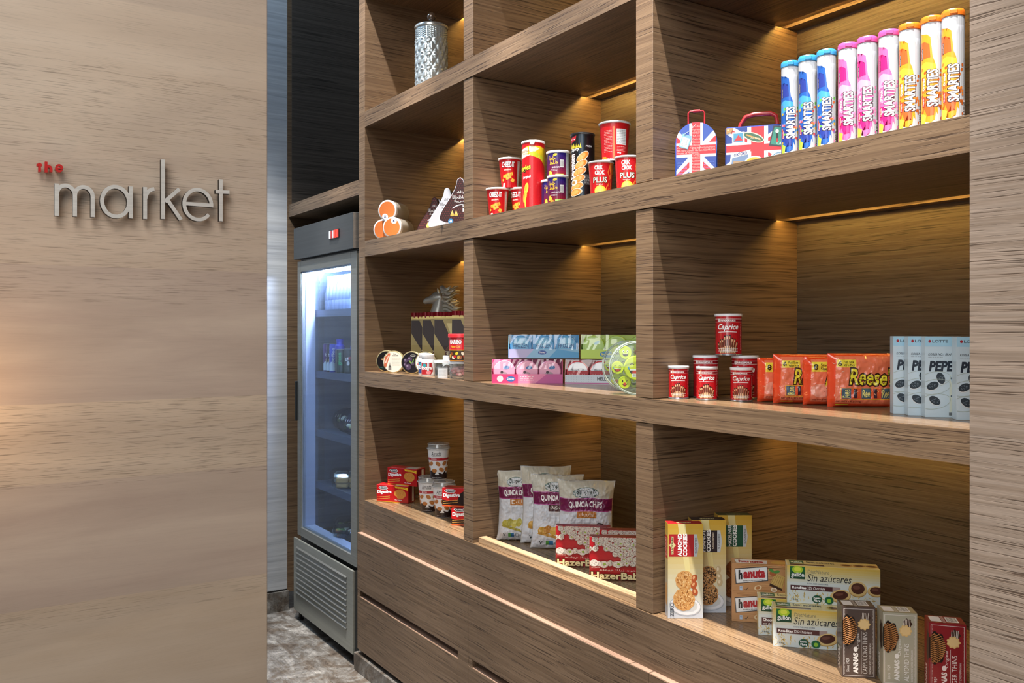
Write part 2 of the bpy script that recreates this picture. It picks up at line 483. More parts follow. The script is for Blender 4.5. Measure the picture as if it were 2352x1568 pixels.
# drawers and stiles
DC = mat('#1c1511', .8)
at0(box('carcass', XA - .03, XD, .03, .58, .10, .70, DC, unit))
for k, (x0, x1) in enumerate(((-3.683, -2.7715), (-2.6955, -1.826), (-1.748, -.888))):
    for z0, z1 in ((.365, .619), (.098, .337)):
        d = at0(box('drawer', x0, x1, -.022, .016, z0, z1, W_BASE, unit, bev=.0012))
        box('edge_band', x0 + .001, x1 - .001, -.0205, .0150, z1 - .0001, z1 + .0008, W_BAND, d)
    at0(box('drawer_side', x0 + .002, x0 + .028, -.0215, .016, .337, .366, W_BASE, unit))
for x0, x1 in ((-2.770, -2.697), (-1.8245, -1.7495)):
    at0(box('stile', x0, x1, -.022, .016, .098, .619, W_BASE, unit, bev=.001))
    at0(box('stile_cap', x0 + .001, x1 - .001, -.021, .0155, .6189, .6198, W_BAND, unit))
PLM = floorm('travertine_plinth')
bm = bmesh.new(); bx(bm, -3.705, -.88, -.030, .03, .0, .077, .0015); at0(obj('plinth', bm, PLM, unit))
# light strips in the grooves
TAPE = mat('#e8c890', .4); LED = mat('#ffcf70', emit=260, name='diode'); GLOW = mat('#ffcb66', emit=48, name='diffuser')
for i, (a, b) in enumerate(SH):
    for k, (x0, x1) in enumerate(((XA, XB - .034), (XB + .034, XC - .034), (XC + .034, XD))):
        t = at0(box('light_strip', x0, x1, .5, .512, a + .0085, a + .0098, TAPE if i == 1 else GLOW, unit))
        t['label'] = 'warm glowing light strip let into the board underside'
        if i == 1:
            bm = bmesh.new(); n = int((x1 - x0) / .0165)
            for q in range(n):
                xx = x0 + .008 + q * .0165; bx(bm, xx - .0030, xx + .0030, .5035, .5085, a + .0068, a + .0086)
            obj('diodes', bm, LED, t)['kind'] = 'stuff'

# ======================= SIGN =======================
def stroke(bm, pts, wd, x0=-2.588, x1=-2.572, closed=False):
    """flat bar following pts in the wall plane (y,z), square ends"""
    n = len(pts); Lp, Rp = [], []
    for i, p in enumerate(pts):
        a = pts[i - 1] if (i or closed) else p; b = pts[(i + 1) % n] if (i < n - 1 or closed) else p
        d = Vector((b[0] - a[0], b[1] - a[1])).normalized(); Lp.append((p[0] - d.y * wd / 2, p[1] + d.x * wd / 2)); Rp.append((p[0] + d.y * wd / 2, p[1] - d.x * wd / 2))
    V = [[bm.verts.new((x, *q)) for q in P] for x in (x0, x1) for P in (Lp, Rp)]
    for i in range(n if closed else n - 1):
        j = (i + 1) % n; l0, r0, l1, r1 = V
        for f in ((l0[i], l0[j], r0[j], r0[i]), (l1[i], r1[i], r1[j], l1[j]), (l0[i], l1[i], l1[j], l0[j]), (r0[i], r0[j], r1[j], r1[i])): bm.faces.new(f)
    if not closed:
        for i in (0, n - 1): bm.faces.new([v[i] for v in (V[0], V[1], V[3], V[2])])


LSIDE_SHADE = mat('#2c2a28', .45, .3)  # letter sides coloured dark to stand in for the dark they reflect


def letter(nm, strokes, wd, m, label, pins):
    t = thing('sign_letter', label, 'sign letter', (-2.6, pins[0][0], pins[0][1]), 0, 'raised letters of the wall sign')
    bm = bmesh.new()
    for i, s in enumerate(strokes):
        st, c, ww = s if len(s) == 3 else (s[0], s[1], wd); stroke(bm, st, ww, x0=-2.588 + i * .0002, x1=-2.572 + i * .0002, closed=c)
    bmesh.ops.recalc_face_normals(bm, faces=bm.faces); bm.normal_update()
    for f in bm.faces: f.material_index = 0 if f.normal.x > .5 else 1
    o = obj('letter_face', bm, [m, LSIDE_SHADE if m is SIGNM else m], t); o.location = (2.6, -pins[0][0], -pins[0][1])
    for y, z in pins:
        q = box('standoff_pin', -2.6, -2.586, y - .002, y + .002, z - .002, z + .002, DSTEEL, t); q.location = o.location


def arc(cy, cz, ry, rz, a0, a1, n=22): return [(cy + ry * math.cos(R(a0 + (a1 - a0) * i / n)), cz + rz * math.sin(R(a0 + (a1 - a0) * i / n))) for i in range(n + 1)]


W1 = .0103
SG = ' of the larger word on the veneer wall'
letter('m', [([(-1.3412, 1.8292), (-1.3412, 1.914)], False), (arc(-1.3197, 1.886, .0215, .0245, 180, 0) + [(-1.2983, 1.8306)], False), (arc(-1.2768, 1.886, .0215, .0245, 180, 0) + [(-1.2553, 1.832)], False)], W1, SIGNM, 'brushed metal letter m, first' + SG, [(-1.3412, 1.84), (-1.2553, 1.84)])
letter('a', [(arc(-1.1988, 1.878, .0338, .0405, 0, 360)[:-1], True), ([(-1.1606, 1.8352), (-1.1606, 1.9229)], False)], W1, SIGNM, 'brushed metal round letter a, second' + SG, [(-1.1606, 1.9), (-1.2326, 1.878)])
letter('r', [([(-1.124, 1.8361), (-1.124, 1.9244)], False), ([(-1.1235, 1.893), (-1.1205, 1.905), (-1.114, 1.9145), (-1.1065, 1.9195), (-1.100, 1.921)], False)], W1, SIGNM, 'brushed metal short letter r, third' + SG, [(-1.124, 1.85)])
letter('k', [([(-1.0773, 1.8393), (-1.0773, 2.0048)], False), ([(-1.0725, 1.8885), (-1.0335, 1.927)], False), ([(-1.0655, 1.894), (-1.0295, 1.8405)], False)], W1, SIGNM, 'metal letter k with the tallest stem' + SG, [(-1.0773, 1.86), (-1.0773, 1.98)])
letter('e', [(arc(-.9830, 1.8868, .0375, .0425, -38, -362, 40), False, .0100), ([(-1.018, 1.8872), (-.9405, 1.8872)], False)], W1, SIGNM, 'brushed metal round letter e, fifth' + SG, [(-1.0205, 1.8868)])
letter('t', [([(-.9188, 1.8438), (-.9188, 1.9646)], False), ([(-.9338, 1.928), (-.8947, 1.9295)], False)], W1, SIGNM, 'metal letter t with crossbar, last' + SG, [(-.9188, 1.86)])
RED = mat('#c81f1c', .4, coat=.3); SR = ' of the tiny upper word on the veneer wall'
letter('t2', [([(-1.3805, 1.9412), (-1.3805, 1.9640)], False), ([(-1.3872, 1.9580), (-1.3755, 1.9588)], False, .0058)], .0064, RED, 'small red letter t, first' + SR, [(-1.3805, 1.95)])
letter('h2', [([(-1.3655, 1.9412), (-1.3655, 1.9687)], False), (arc(-1.3597, 1.9510, .0058, .0060, 170, 0, 8) + [(-1.3540, 1.9430)], False)], .0064, RED, 'small red letter h, middle' + SR, [(-1.3655, 1.95)])
letter('e2', [(arc(-1.3350, 1.9549, .0066, .0080, -30, -350, 20), False, .0052), ([(-1.341, 1.9540), (-1.3262, 1.9545)], False, .0038)], .0052, RED, 'small red letter e, last' + SR, [(-1.3415, 1.955)])

# ======================= FRIDGE =======================
FX0, FX1 = -4.528, -3.735
fr = thing('display_fridge', 'tall stainless steel display fridge with glass door in the shelf niche', 'fridge', (-4.13, 0, 0))


def F(o): o.location = (4.13, 0, 0); return o


IN = mat('#56667a', .5); IND = mat('#5b6672', .4, .5)
bm = bmesh.new()
bx(bm, FX0, FX0 + .045, .018, .58, .43, 1.90); bx(bm, FX1 - .045, FX1, .018, .58, .43, 1.90); bx(bm, FX0, FX1, .54, .58, .43, 1.90)
bx(bm, FX0, FX1, .018, .58, 1.86, 2.06); bx(bm, FX0, FX1, .018, .58, .06, .46)
F(obj('cabinet', bm, [DSTEEL], fr))
F(box('liner', FX0 + .045, FX0 + .049, .03, .54, .47, 1.86, IN, fr)); F(box('liner', FX0 + .05, FX1 - .05, .53, .54, .47, 1.86, IN, fr))
F(box('liner_frame', FX0 + .045, FX0 + .062, .022, .075, .47, 1.86, mat('#c3cde6', .35), fr)); F(box('liner_frame', FX0 + .06, FX1 - .045, .022, .075, .468, .498, mat('#c3cde6', .35), fr))
bm = bmesh.new(); bx(bm, FX0 + .049, FX0 + .050, .095, .130, .5, 1.86)
for z in [.52 + i * .045 for i in range(29)]: bx(bm, FX0 + .049, FX0 + .0535, .10, .125, z, z + .012)
F(obj('shelf_pilaster', bm, IND, fr))
h = F(box('header_panel', FX0, FX1, -.022, .05, 1.903, 2.068, steel('header_steel', '#505456', (1, 1, 90), .45), fr, bev=.0015))
h2 = F(box('header_edge', FX1 + .0002, FX1 + .0012, -.020, .05, 1.905, 2.066, mat('#c9ccce', .25, .9), fr))
c = F(box('control_panel', -4.012, -3.894, -.0255, -.021, 1.966, 2.008, mat('#16181a', .4), fr))
for i, (x0, x1, col, e) in enumerate(((-4.010, -3.992, '#d8dadd', 0), (-3.968, -3.958, '#c9ccd0', 0), (-3.988, -3.973, '#8e1a18', .6), (-3.950, -3.928, '#ff2a1c', 1.3), (-3.922, -3.900, '#ff2a1c', 1.3))):
    box('switch' if e > 1 else 'indicator', x0, x1, -.0285, -.0255, 1.969, 2.005, mat(col, .35, emit=e), c)
# door: frame, glass, inner trim, handle
dz0, dz1, dx0, dx1 = .445, 1.893, FX0 + .003, FX1 - .002
bm = bmesh.new()
bx(bm, dx0, dx0 + .049, -.002, .016, dz0, dz1, .001); bx(bm, dx1 - .068, dx1, -.002, .016, dz0, dz1, .001)
bx(bm, dx0 + .049, dx1 - .068, -.002, .016, dz1 - .055, dz1, .001); bx(bm, dx0 + .049, dx1 - .068, -.002, .016, dz0, dz0 + .046, .001)
d = F(obj('door', bm, steel('door_steel', '#8e908b', (1, 1, 110), .42), fr))
box('glass_pane', dx0 + .045, dx1 - .06, .006, .010, dz0 + .04, dz1 - .05, clear('door_glass', '#e3ecf4', .05), d)
bm = bmesh.new(); tw = .006
bx(bm, dx0 + .049, dx0 + .049 + tw, .004, .022, dz0 + .046, dz1 - .055); bx(bm, dx0 + .049, dx1 - .068, .011, .022, dz0 + .046, dz0 + .052)
bx(bm, dx0 + .049, dx1 - .068, .011, .022, dz1 - .061, dz1 - .055); obj('glazing_bead', bm, mat('#c6ccd4', .3, .6), d)
box('pull_handle', dx0 - .006, dx0 + .001, -.014, .01, 1.05, 1.26, mat('#4c4f50', .3, .8), d, bev=.002)
# lower louvred panel
bm = bmesh.new(); bx(bm, FX0, FX1, -.022, -.012, .052, .433, .0012)
lp = F(obj('grille_panel', bm, steel('grille_steel', '#a6a8a0', (1, 1, 100), .42), fr))
for i in range(10):
    z = .150 + i * .0262; bm = bmesh.new()
    prism(bm, [(-.022, z + .007), (-.0285, z + .001), (-.0285, z), (-.022, z)], FX0 + .045, FX1 - .07, 'x'); obj('louvre', bm, STEEL, lp)
    box('slot', FX0 + .043, FX1 - .069, -.0226, -.0218, z - .0035, z, mat('#0e0e0e', .9), lp)
F(box('grille_side', FX1 - .002, FX1, -.012, .4, .052, .433, DSTEEL, fr)); F(box('toe_space', FX0 + .02, FX1 - .02, .02, .5, .03, .06, mat('#111111', .8), fr))
for x in (FX0 + .03, FX1 - .03):
    bm = bmesh.new(); lathe(bm, [(.018, 0), (.018, .008), (.009, .012), (.009, .052)], 14, c=(x, .005, 0)); F(obj('foot', bm, mat('#1b1b1b', .5), fr))
for z in (1.622, 1.300, .990, .716):
    s = F(box('rack_shelf', FX0 + .050, FX1 - .05, .085, .50, z, z + .012, mat('#4e5c72', .3, .4), fr))
    box('shelf_lip', FX0 + .050, FX1 - .05, .078, .085, z - .022, z + .014, mat('#55637c', .35, .4), s)
F(box('lamp_fill_tube', FX0 + .10, FX1 - .08, .10, .14, 1.835, 1.855, mat('#dfe8ff', emit=200, name='lamp'), fr))
F(box('lamp_fill_tube', FX1 - .062, FX1 - .050, .035, .047, .55, 1.80, mat('#b9d0ff', emit=38, name='side_fill'), fr))  # unseen tube added behind the door stile to brighten the contents
# contents
BG = clear('bottle_glass', '#cfe0f0', .3, .34, '#d0dcf4')
bw = None; n = 0
rows = [(-4.425 + .047 * i, y) for y in (.135, .22) for i in range(8)]
for i, (x, y) in enumerate(rows):
    if bw is None:
        bw = thing('water_bottle', '', 'bottle', (x, y, 1.634), 0, 'clear bottles on the top rack of the fridge')
        bm = bmesh.new(); lathe(bm, [(.019, 0), (.021, .004), (.021, .05), (.019, .053), (.021, .058), (.020, .085), (.013, .125), (.0095, .145), (.0095, .165)], 14); obj('bottle_body', bm, BG, bw, .6)
        bm = bmesh.new(); lathe(bm, [(.011, .163), (.011, .178), (.009, .18)], 12); obj('cap', bm, mat('#8fc6e0', .4), bw, .6)
        b = bw
    else: b = dup(bw, (x, y, 1.634))
    b['label'] = 'clear glass bottle with pale blue cap in the ' + ('front' if i < 8 else 'rear') + ' row on the top fridge rack'


def can(x, y, z, r, hh, cols, label, cat='can', nm='drink_can', txtc=None, word=None, lid='#c8ccd0', grp='drinks on the second rack of the fridge'):
    t = thing(nm, label, cat, (x, y, z), face_cam(x, y), grp)
    bm = bmesh.new(); lathe(bm, [(r * .86, 0), (r, .006), (r, hh - .008), (r * .88, hh)], 20); obj('can_body', bm, mat(cols[0], .3, .3), t, .6)
    a = Art(r * 260, hh * 100 - 1.6); H_ = hh * 100 - 1.6; W_ = r * 260
    a.rect(0, 0, W_, H_, cols[0])
    if len(cols) > 1: a.poly([(0, 0), (W_, 0), (W_, H_ * .28), (W_ * .6, H_ * .2), (W_ * .3, H_ * .36), (0, H_ * .25)], cols[1])
    if len(cols) > 2: a.ell(W_ * .5, H_ * .4, W_ * .13, H_ * .1, cols[2])
    if word: a.txt(word, W_ * .32, H_ * .3, W_ * .68, H_ * .92, txtc, .02, rot=90)
    g = m_cyl(r, W_ / 100); a.build('printed_wrap', t, lambda u, v, q: (lambda p: (p[0], p[1], p[2] + .008))(g(u, v, q)), sub=(10, 0))
    bm = bmesh.new(); lathe(bm, [(r * .9, hh), (r * .9, hh + .002), (r * .8, hh + .0022)], 16); obj('lid', bm, mat(lid, .3, .7), t)
    return t


can(-4.405, .115, 1.312, .0185, .145, ['#4a2575', '#cfe2ee', '#c7b58a'], 'slim purple drink can with white base, leftmost on the second fridge rack', word='coffee', txtc='#e8e6ee')
can(-4.362, .115, 1.312, .0185, .145, ['#241c28', '#cfe2ee', '#c7b58a'], 'slim black drink can with white base between the purple and blue cans', word='coffee', txtc='#dddddd')
can(-4.318, .115, 1.312, .0185, .145, ['#2f46c4', '#cfe2ee', '#9fb0c0'], 'slim blue drink can with white base beside the black one', word='coffee', txtc='#cfd6ee')
for x, y, lb in ((-4.262, .13, 'brown drink bottle with a bright blue cap behind the green can'), (-4.13, .16, 'brown drink bottle with a bright blue cap next to the fridge door frame')):
    t = thing('drink_bottle', lb, 'bottle', (x, y, 1.312), face_cam(x, y), 'drinks on the second rack of the fridge')
    bm = bmesh.new(); lathe(bm, [(.022, 0), (.024, .005), (.024, .115), (.023, .12)], 18); obj('bottle_body', bm, mat('#6b5a58', .25, .2), t, .6)
    bm = bmesh.new(); lathe(bm, [(.0255, .12), (.0255, .137), (.017, .146), (.0165, .160), (.018, .162), (.0175, .172)], 18); obj('cap', bm, mat('#2b35c0', .3), t, .6)
    box('label_stripe', -.012, -.006, -.0248, -.0235, .01, .112, mat('#bfc2b0', .4), t)
can(-4.205, .11, 1.312, .021, .12, ['#12302c'], 'dark green drink can lettered in script, in front of the blue-capped bottle', word='green', txtc='#2fae6a')
t = can(-4.165, .135, 1.312, .022, .122, ['#1c2622', '#3c4a40', '#d8d5cc'], 'black drink can with white and red emblem right of the green can')
a = Art(3, 4); a.poly([(0, 1.6), (2.8, 2.6), (2.8, 4), (0, 3.2)], '#e6e4dd'); a.poly([(1.6, 2.1), (2.8, 2.6), (2.8, 4), (1.6, 3.6)], '#a51f28'); a.txt('IL', .4, 2.2, 1.5, 3.2, '#222222', .03)
a.build('printed_emblem', t, lambda u, v, q, g=m_cyl(.0225, .03): (lambda p: (p[0], p[1], p[2] + .045))(g(u, v, q)), sub=(5, 0))
# third rack: salad pots lying on their sides, dark wraps
PLC = clear('clear_plastic', '#eef4f4', .09)
for i, (x, y) in enumerate(((-4.36, .20), (-4.235, .17), (-4.105, .15))):
    t = thing('salad_pot', ('leftmost', 'middle', 'rightmost')[i] + ' clear salad pot with dark blue band on the third fridge rack', 'salad pot', (x, y, 1.0025), face_cam(x, y) - 25, 'salad pots on the third rack of the fridge')
    bm = bmesh.new(); lathe(bm, [(.02, -.05), (.052, -.045), (.058, .0), (.052, .045), (.02, .05)], 24, axis='y', c=(0, 0, .058)); obj('pot', bm, PLC, t, .8)
    bm = bmesh.new(); lathe(bm, [(.0585, .012), (.0592, .013), (.0592, .034), (.0575, .036)], 24, axis='y', c=(0, 0, .058)); obj('band', bm, mat('#232a4c', .35), t, .8)
    bm = bmesh.new(); rn = random.Random(i)
    for q in range(14): ball(bm, (rn.uniform(-.026, .026), rn.uniform(-.03, .02), .055 + rn.uniform(-.03, .026)), rn.uniform(.010, .018), 1, 1, .8, 8, q % 3)
    obj('salad', bm, [mat('#4f7a34', .6), mat('#a9ab7c', .6), mat('#c9c9b4', .6)], t, 1)['kind'] = 'stuff'
    bm = bmesh.new()
    for q in range(5): tube(bm, [(-.03 + q * .012, -.055, .075), (-.025 + q * .012, -.056, .085)], .0016, 5)
    obj('script_print', bm, mat('#e8e8f4', .5), t)
# fourth rack: sandwiches in clear boxes
for i, (x, y, c) in enumerate(((-4.33, .20, '#d9d2c2'), (-4.18, .15, '#d0a668'))):
    t = thing('sandwich_box', ('pale white-bread sandwich in clear box, the rear left one on the fourth fridge rack', 'toasted golden sandwich in clear box, the front one on the fourth fridge rack')[i], 'sandwich', (x, y, .7285), face_cam(x, y) - 12, 'boxed sandwiches in the fridge')
    bm = bmesh.new(); bx(bm, -.085, .085, -.045, .045, 0, .075, .014); obj('clear_lid', bm, PLC, t, .6)
    bm = bmesh.new()
    for q in range(2): bx(bm, -.065 + q * .068, -.002 + q * .068, -.035, .035, .004, .058, .007)
    obj('bread', bm, mat(c, .8), t, .6)
    bm = bmesh.new(); bx(bm, -.066, .067, -.036, .036, .027, .033); obj('filling', bm, mat('#8a6a4a', .7), t)
# bottom: salad bowls
for i, (x, y) in enumerate(((-4.30, .22), (-4.14, .13))):
    t = thing('salad_bowl', ('larger round salad bowl with clear lid at the fridge bottom', 'round salad bowl with clear lid in the front corner of the fridge bottom')[i], 'salad bowl', (x, y, .462), 0, 'salad bowls at the bottom of the fridge')
    r = .095 - .012 * i
    bm = bmesh.new(); lathe(bm, [(r * .6, 0), (r * .95, .05), (r, .06)], 26); obj('bowl', bm, clear('bowl_plastic', '#b8c8d8', .2, .3, '#39506e'), t, .8)
    bm = bmesh.new(); lathe(bm, [(r * 1.02, .06), (r * 1.02, .064), (r * .92, .082), (r * .4, .09)], 26); obj('lid', bm, PLC, t, .8)
    bm = bmesh.new(); rn = random.Random(i + 9)
    for q in range(46):
        a_ = rn.uniform(0, 6.28); rr = r * .8 * rn.random() ** .5; ball(bm, (rr * math.cos(a_), rr * math.sin(a_), .052 + rn.uniform(-.012, .01)), rn.uniform(.008, .016), 1, 1, .6, 7, q % 5)
    obj('salad', bm, [mat('#4c7038', .6), mat('#7d9a4e', .6), mat('#c48a3c', .6), mat('#d8d5c4', .6), mat('#6a2f2a', .6)], t, 1)['kind'] = 'stuff'

# ======================= GOODS ON THE SHELVES =======================
ZA, ZB, ZC_, ZD = 2.5106, 1.9306, 1.3456, .7686
GBOX = {}


def carton(name, label, cat, pos, z, head, w, h, d, front, side, top, group=None, bev=.0008):
    x, y = corner(pos, w, d, head)
    t = thing(name, label, cat, (x, y, z), head, group)
    bm = bmesh.new(); bx(bm, -w / 2, w / 2, -d / 2, d / 2, 0, h, bev)
    for f in bm.faces:
        n = f.normal
        f.material_index = 1 if abs(n.x) > .8 else (2 if n.z > .8 else 0)
    obj('carton', bm, [mat(front, .35, 0, .3), mat(side, .35, 0, .3), mat(top, .35, 0, .3)], t)
    return t


def blob(a, cx, cy, r, n, c, cs, seed=1, ry=None, crumbs=40, wob=.08, sz=.1):
    rn = random.Random(seed); ry = ry or r
    a.poly([(cx + r * (1 + wob * math.sin(k * 2.4 + seed)) * math.cos(6.2832 * k / n), cy + ry * (1 + wob * math.sin(k * 2.4 + seed)) * math.sin(6.2832 * k / n)) for k in range(n)], c)
    for q, cc in enumerate(cs):
        a.k += 1
        for i in range(crumbs):
            t, rr = rn.uniform(0, 6.28), rn.random() ** .5 * .9
            a.ell(cx + r * rr * math.cos(t), cy + ry * rr * math.sin(t), r * sz * rn.uniform(.5, 1.4), r * sz * rn.uniform(.3, .8), cc, rn.uniform(0, 180), 6, False)


def grad(a, x0, y0, x1, y1, c0, c1, n=8):
    p, q = [int(c0[i:i + 2], 16) for i in (1, 3, 5)], [int(c1[i:i + 2], 16) for i in (1, 3, 5)]; a.k += 1
    for i in range(n):
        f = i / (n - 1); c = '#' + ''.join('%02x' % round(u + (v - u) * f) for u, v in zip(p, q))
        a.rect(x0, y0 + (y1 - y0) * i / n, x1, y0 + (y1 - y0) * (i + 1) / n, c, False)


# ---- jar with embossed diamonds ----
t = thing('ginger_jar', 'tall silver jar with embossed diamonds and a glass ball knob on the lid', 'jar', (-3.298, .15, ZA), 0)
bm = bmesh.new(); n, mz, rr = 120, 130, .066; hh = .292
V = []
for k in range(mz + 1):
    z = hh * k / mz; row = []
    for i in range(n):
        a = 2 * math.pi * i / n; u = a / (2 * math.pi) * 14; v = z / .058
        if z < hh - .048:
            p = (u + v) % 1; q = (u - v) % 1; e = min(p, 1 - p, q, 1 - q); d = .0026 * min(1, e * 6)
            du, dv = (u % 1) - .5, (v % 1) - .5
            p2, q2 = abs(((u + v) % 1) - .5), abs(((u - v) % 1) - .5); d += .0022 if p2 + q2 < .34 and math.cos(math.pi * 2 * v) < .9 else 0
        else:
            p = (u * 2.6) % 1 - .5; q = ((z / .0085) + (.5 if int(u * 2.6) % 2 else 0)) % 1 - .5; d = .0028 if p * p + q * q < .1 else 0
        if z < .008 or z > hh - .004: d = 0
        row.append(bm.verts.new(((rr + d) * math.cos(a), (rr + d) * math.sin(a), z)))
    V.append(row)
for k in range(mz):
    for i in range(n):
        j = (i + 1) % n; bm.faces.new((V[k][i], V[k][j], V[k + 1][j], V[k + 1][i]))
bm.faces.new(V[0][::-1]); bm.faces.new(V[-1])
SILV = mat('#b4bfc3', .3, .6, .3, name='silver')
obj('jar_body', bm, SILV, t, 1.2)
bm = bmesh.new(); lathe(bm, [(.066, .292), (.071, .294), (.072, .300), (.069, .306), (.045, .315), (.012, .320), (.004, .322), (.004, .332)], 48); l_ = obj('lid', bm, mat('#cfd0cc', .25, .8), t, .7)
bm = bmesh.new(); ball(bm, (0, 0, .348), .0195, n=24); obj('knob', bm, mat('#5b4636', .05, .2, 1), l_, 3)


# ---- cups, tins, tubes ----
def cup(name, label, cat, loc, r0, r1, h, col, art, head, rim='#eceaea', group=None, rimh=.005, off=0, lidtop='#e4e2df', bottom=None):
    t = thing(name, label, cat, loc, head, group)
    bm = bmesh.new(); lathe(bm, [(r0 * .96, 0), (r0, .001), (r1, h - rimh)], 40); obj('cup_body', bm, mat(col, .35, 0, .3), t, .7)
    bm = bmesh.new(); lathe(bm, [(r1 * 1.0, h - rimh - .002), (r1 * 1.055, h - rimh), (r1 * 1.06, h - .001), (r1 * 1.03, h), (r1 * .97, h - .0005), (r1 * .95, h - .002)], 40); obj('lid', bm, mat(rim, .35, .0, .2), t, .7)
    if bottom:
        bm = bmesh.new(); lathe(bm, [(r0 * 1.0, 0), (r0 * 1.012, .0), (r0 * 1.02, .008), (r0, .0085)], 40); obj('base_rim', bm, mat(bottom, .4), t, .7)
    if art:
        f = lambda z: r0 + (r1 - r0) * z / (h - rimh)
        art.build('printed_wrap', t, m_cyl(f, art.W / 100, off), sub=(int(art.W * 1.6), 3))
    return t


def art_cheez():
    a = Art(9, 9.9, '#c1121b')
    a.rect(7.0, .3, 8.3, 9.2, '#dedede'); a.lines(7.1, .5, 8.2, 9, 26, '#777777', .07)
    a.otxt('CHEEZ-IT', .9, 7.0, 5.7, 8.9, '#ffffff', '#5c0a10', .03, .09); a.txt('ORIGINAL', 1.9, 5.8, 4.6, 6.3, '#ffe9d8', .03, tilt=.15)
    for cx, cy, s, r in ((4.6, 4.6, 1.0, 15), (2.0, 3.9, .8, -12), (3.4, 3.8, 1.7, 24), (5.1, 2.4, 1.0, 60), (1.5, 2.6, .6, 30)):
        c, q = math.cos(R(r)), math.sin(R(r)); P = [(cx + s * (u * c - v * q), cy + s * (u * q + v * c)) for u, v in ((-.6, -.6), (.6, -.6), (.6, .6), (-.6, .6))]
        a.poly(P, '#f0a02c'); a.poly([(cx + (p - cx) * .82, cy + (w_ - cy) * .82) for p, w_ in P], '#f7b94a'); a.ell(cx, cy, .13 * s, .13 * s, '#b0621a')
    a.poly([(1.4, .3), (2.3, .3), (2.5, 1.5), (1.6, 1.5)], '#ece6e2'); return a


for loc, lb, hd in (((-2.652, .075, ZB), 'lower left red cracker cup with a white lid, at the left of its shelf', 4), ((-2.602, .145, ZB), 'red cracker cup squeezed between the lower left one and the tall red crisp tube', -22), ((-2.622, .108, ZB + .1052), 'red cracker cup standing on top of two others', 6)):
    cup('cracker_cup', lb, 'cracker cup', loc, .029, .041, .105, '#c1121b', art_cheez(), face_cam(*loc[:2]) + hd, group='red cheese cracker cups', off=0)

# tall red crisp tube
a = Art(11.5, 21.9, '#c8141c'); a.poly([(0, 16.5), (4, 17.6), (8, 16.2), (11.5, 13.4), (11.5, 19.6), (8, 20.3), (4, 20.4), (0, 19)], '#e2c322'); a.poly([(0, 16.2), (4.5, 17.3), (8, 19.6), (5.5, 20.3), (0, 19.4)], '#efe7c8')
a.poly([(3.5, 18), (11.5, 15.2), (11.5, 16), (6, 18.6)], '#c9cf2c'); a.txt('EXCITING', 1.2, 18.3, 4.6, 19, '#7a1a1e', .02); a.txt('FLAVOUR', 1.8, 17.6, 4.3, 18.15, '#7a1a1e', .01)
a.otxt('Pringles', -.6, 11.3, 4.9, 13.7, '#f2de3a', '#3c2a12', .03, .1, tilt=.9); a.txt('Original', 1.8, 9.4, 4.9, 10.5, '#ffffff', .02, tilt=.4)
for y, x in ((6.4, 3.3), (3.9, 2.7)):
    a.poly(ellp(x, y, .8, 2.0, -12), '#f2c046'); a.poly(ellp(x - .2, y, .35, 1.3, -12), '#e3a52d')
a.poly(ellp(2.9, 2.0, .35, 1.8, 3), '#f2c046'); a.k += 1; rn = random.Random(3)
for i in range(50): a.ell(rn.uniform(3, 11), rn.uniform(.5, 12), .05, .05, '#ee6a6a', 0, 5, False)
a.poly([(8, 8.6), (10.8, 7.2), (10.8, 10.4)], '#d94a4e'); a.lines(8.6, 7.4, 10.7, 9.4, 6, '#f0c8c8', .08)
t = cup('crisp_tube', 'tall red tube of potato crisps with a notched white lid', 'crisp tube', (-2.395, .052, ZB), .0375, .0375, .223, '#c8141c', a, face_cam(-2.39, .055), rim='#f2f2f2', rimh=.006)
bm = bmesh.new(); prism(bm, [(-.014, .223), (-.008, .208), (.002, .208), (.008, .223)], -.0402, -.0385, 'y'); obj('lid_tab', bm, mat('#f4f4f4', .35), t)


def art_nuts(wide=8.4):
    a = Art(wide, 8.1, '#18123e'); grad(a, 0, 0, wide, 8.1, '#8e1420', '#241a78', 12); a.rect(wide * .78, .2, wide * .97, 8, '#b9c4cc'); a.lines(wide * .8, .6, wide * .95, 7.8, 18, '#6b7580', .07)
    for i, (x, y) in enumerate(((.9, 1.1), (1.7, .7), (1.0, 1.9), (2.2, .4), (1.5, 1.5))): a.ell(x, y, .5, .36, ('#f0c445', '#e0a638')[i % 2], 30 * i)
    for q, (s, x0, y0, x1, y1) in enumerate((('\ufea7\ufee0\ufec4\ufe94'[::-1], .3, 5.6, 3.0, 7.0), ('\ufec1\ufe8e\ufea4\ufee7'[::-1], .9, 4.2, 3.7, 5.6))):
        try: a.txt(s, x0, y0, x1, y1, '#f3c63c', .02)
        except Exception: a.line([(x0, y0), (x0 + 1, y1), (x1 - .6, y0), (x1, y1)], .25, '#f3c63c')
    a.txt('MIXED NUTS', 1.8, 3.0, 4.4, 3.5, '#e8e4ee', .01); a.lines(1.6, 2.1, 3.6, 2.7, 2, '#d8d4de', .09); a.ell(2.9, 7.3, .7, .42, '#e6d23c', 15); a.lines(2.5, 7.1, 3.3, 7.5, 2, '#5a5a20', .07)
    a.bars(4.5, 3.2, 5.7, 5.6); a.rect(3.0, .3, 5.6, 1.1, '#a3cf5c'); return a


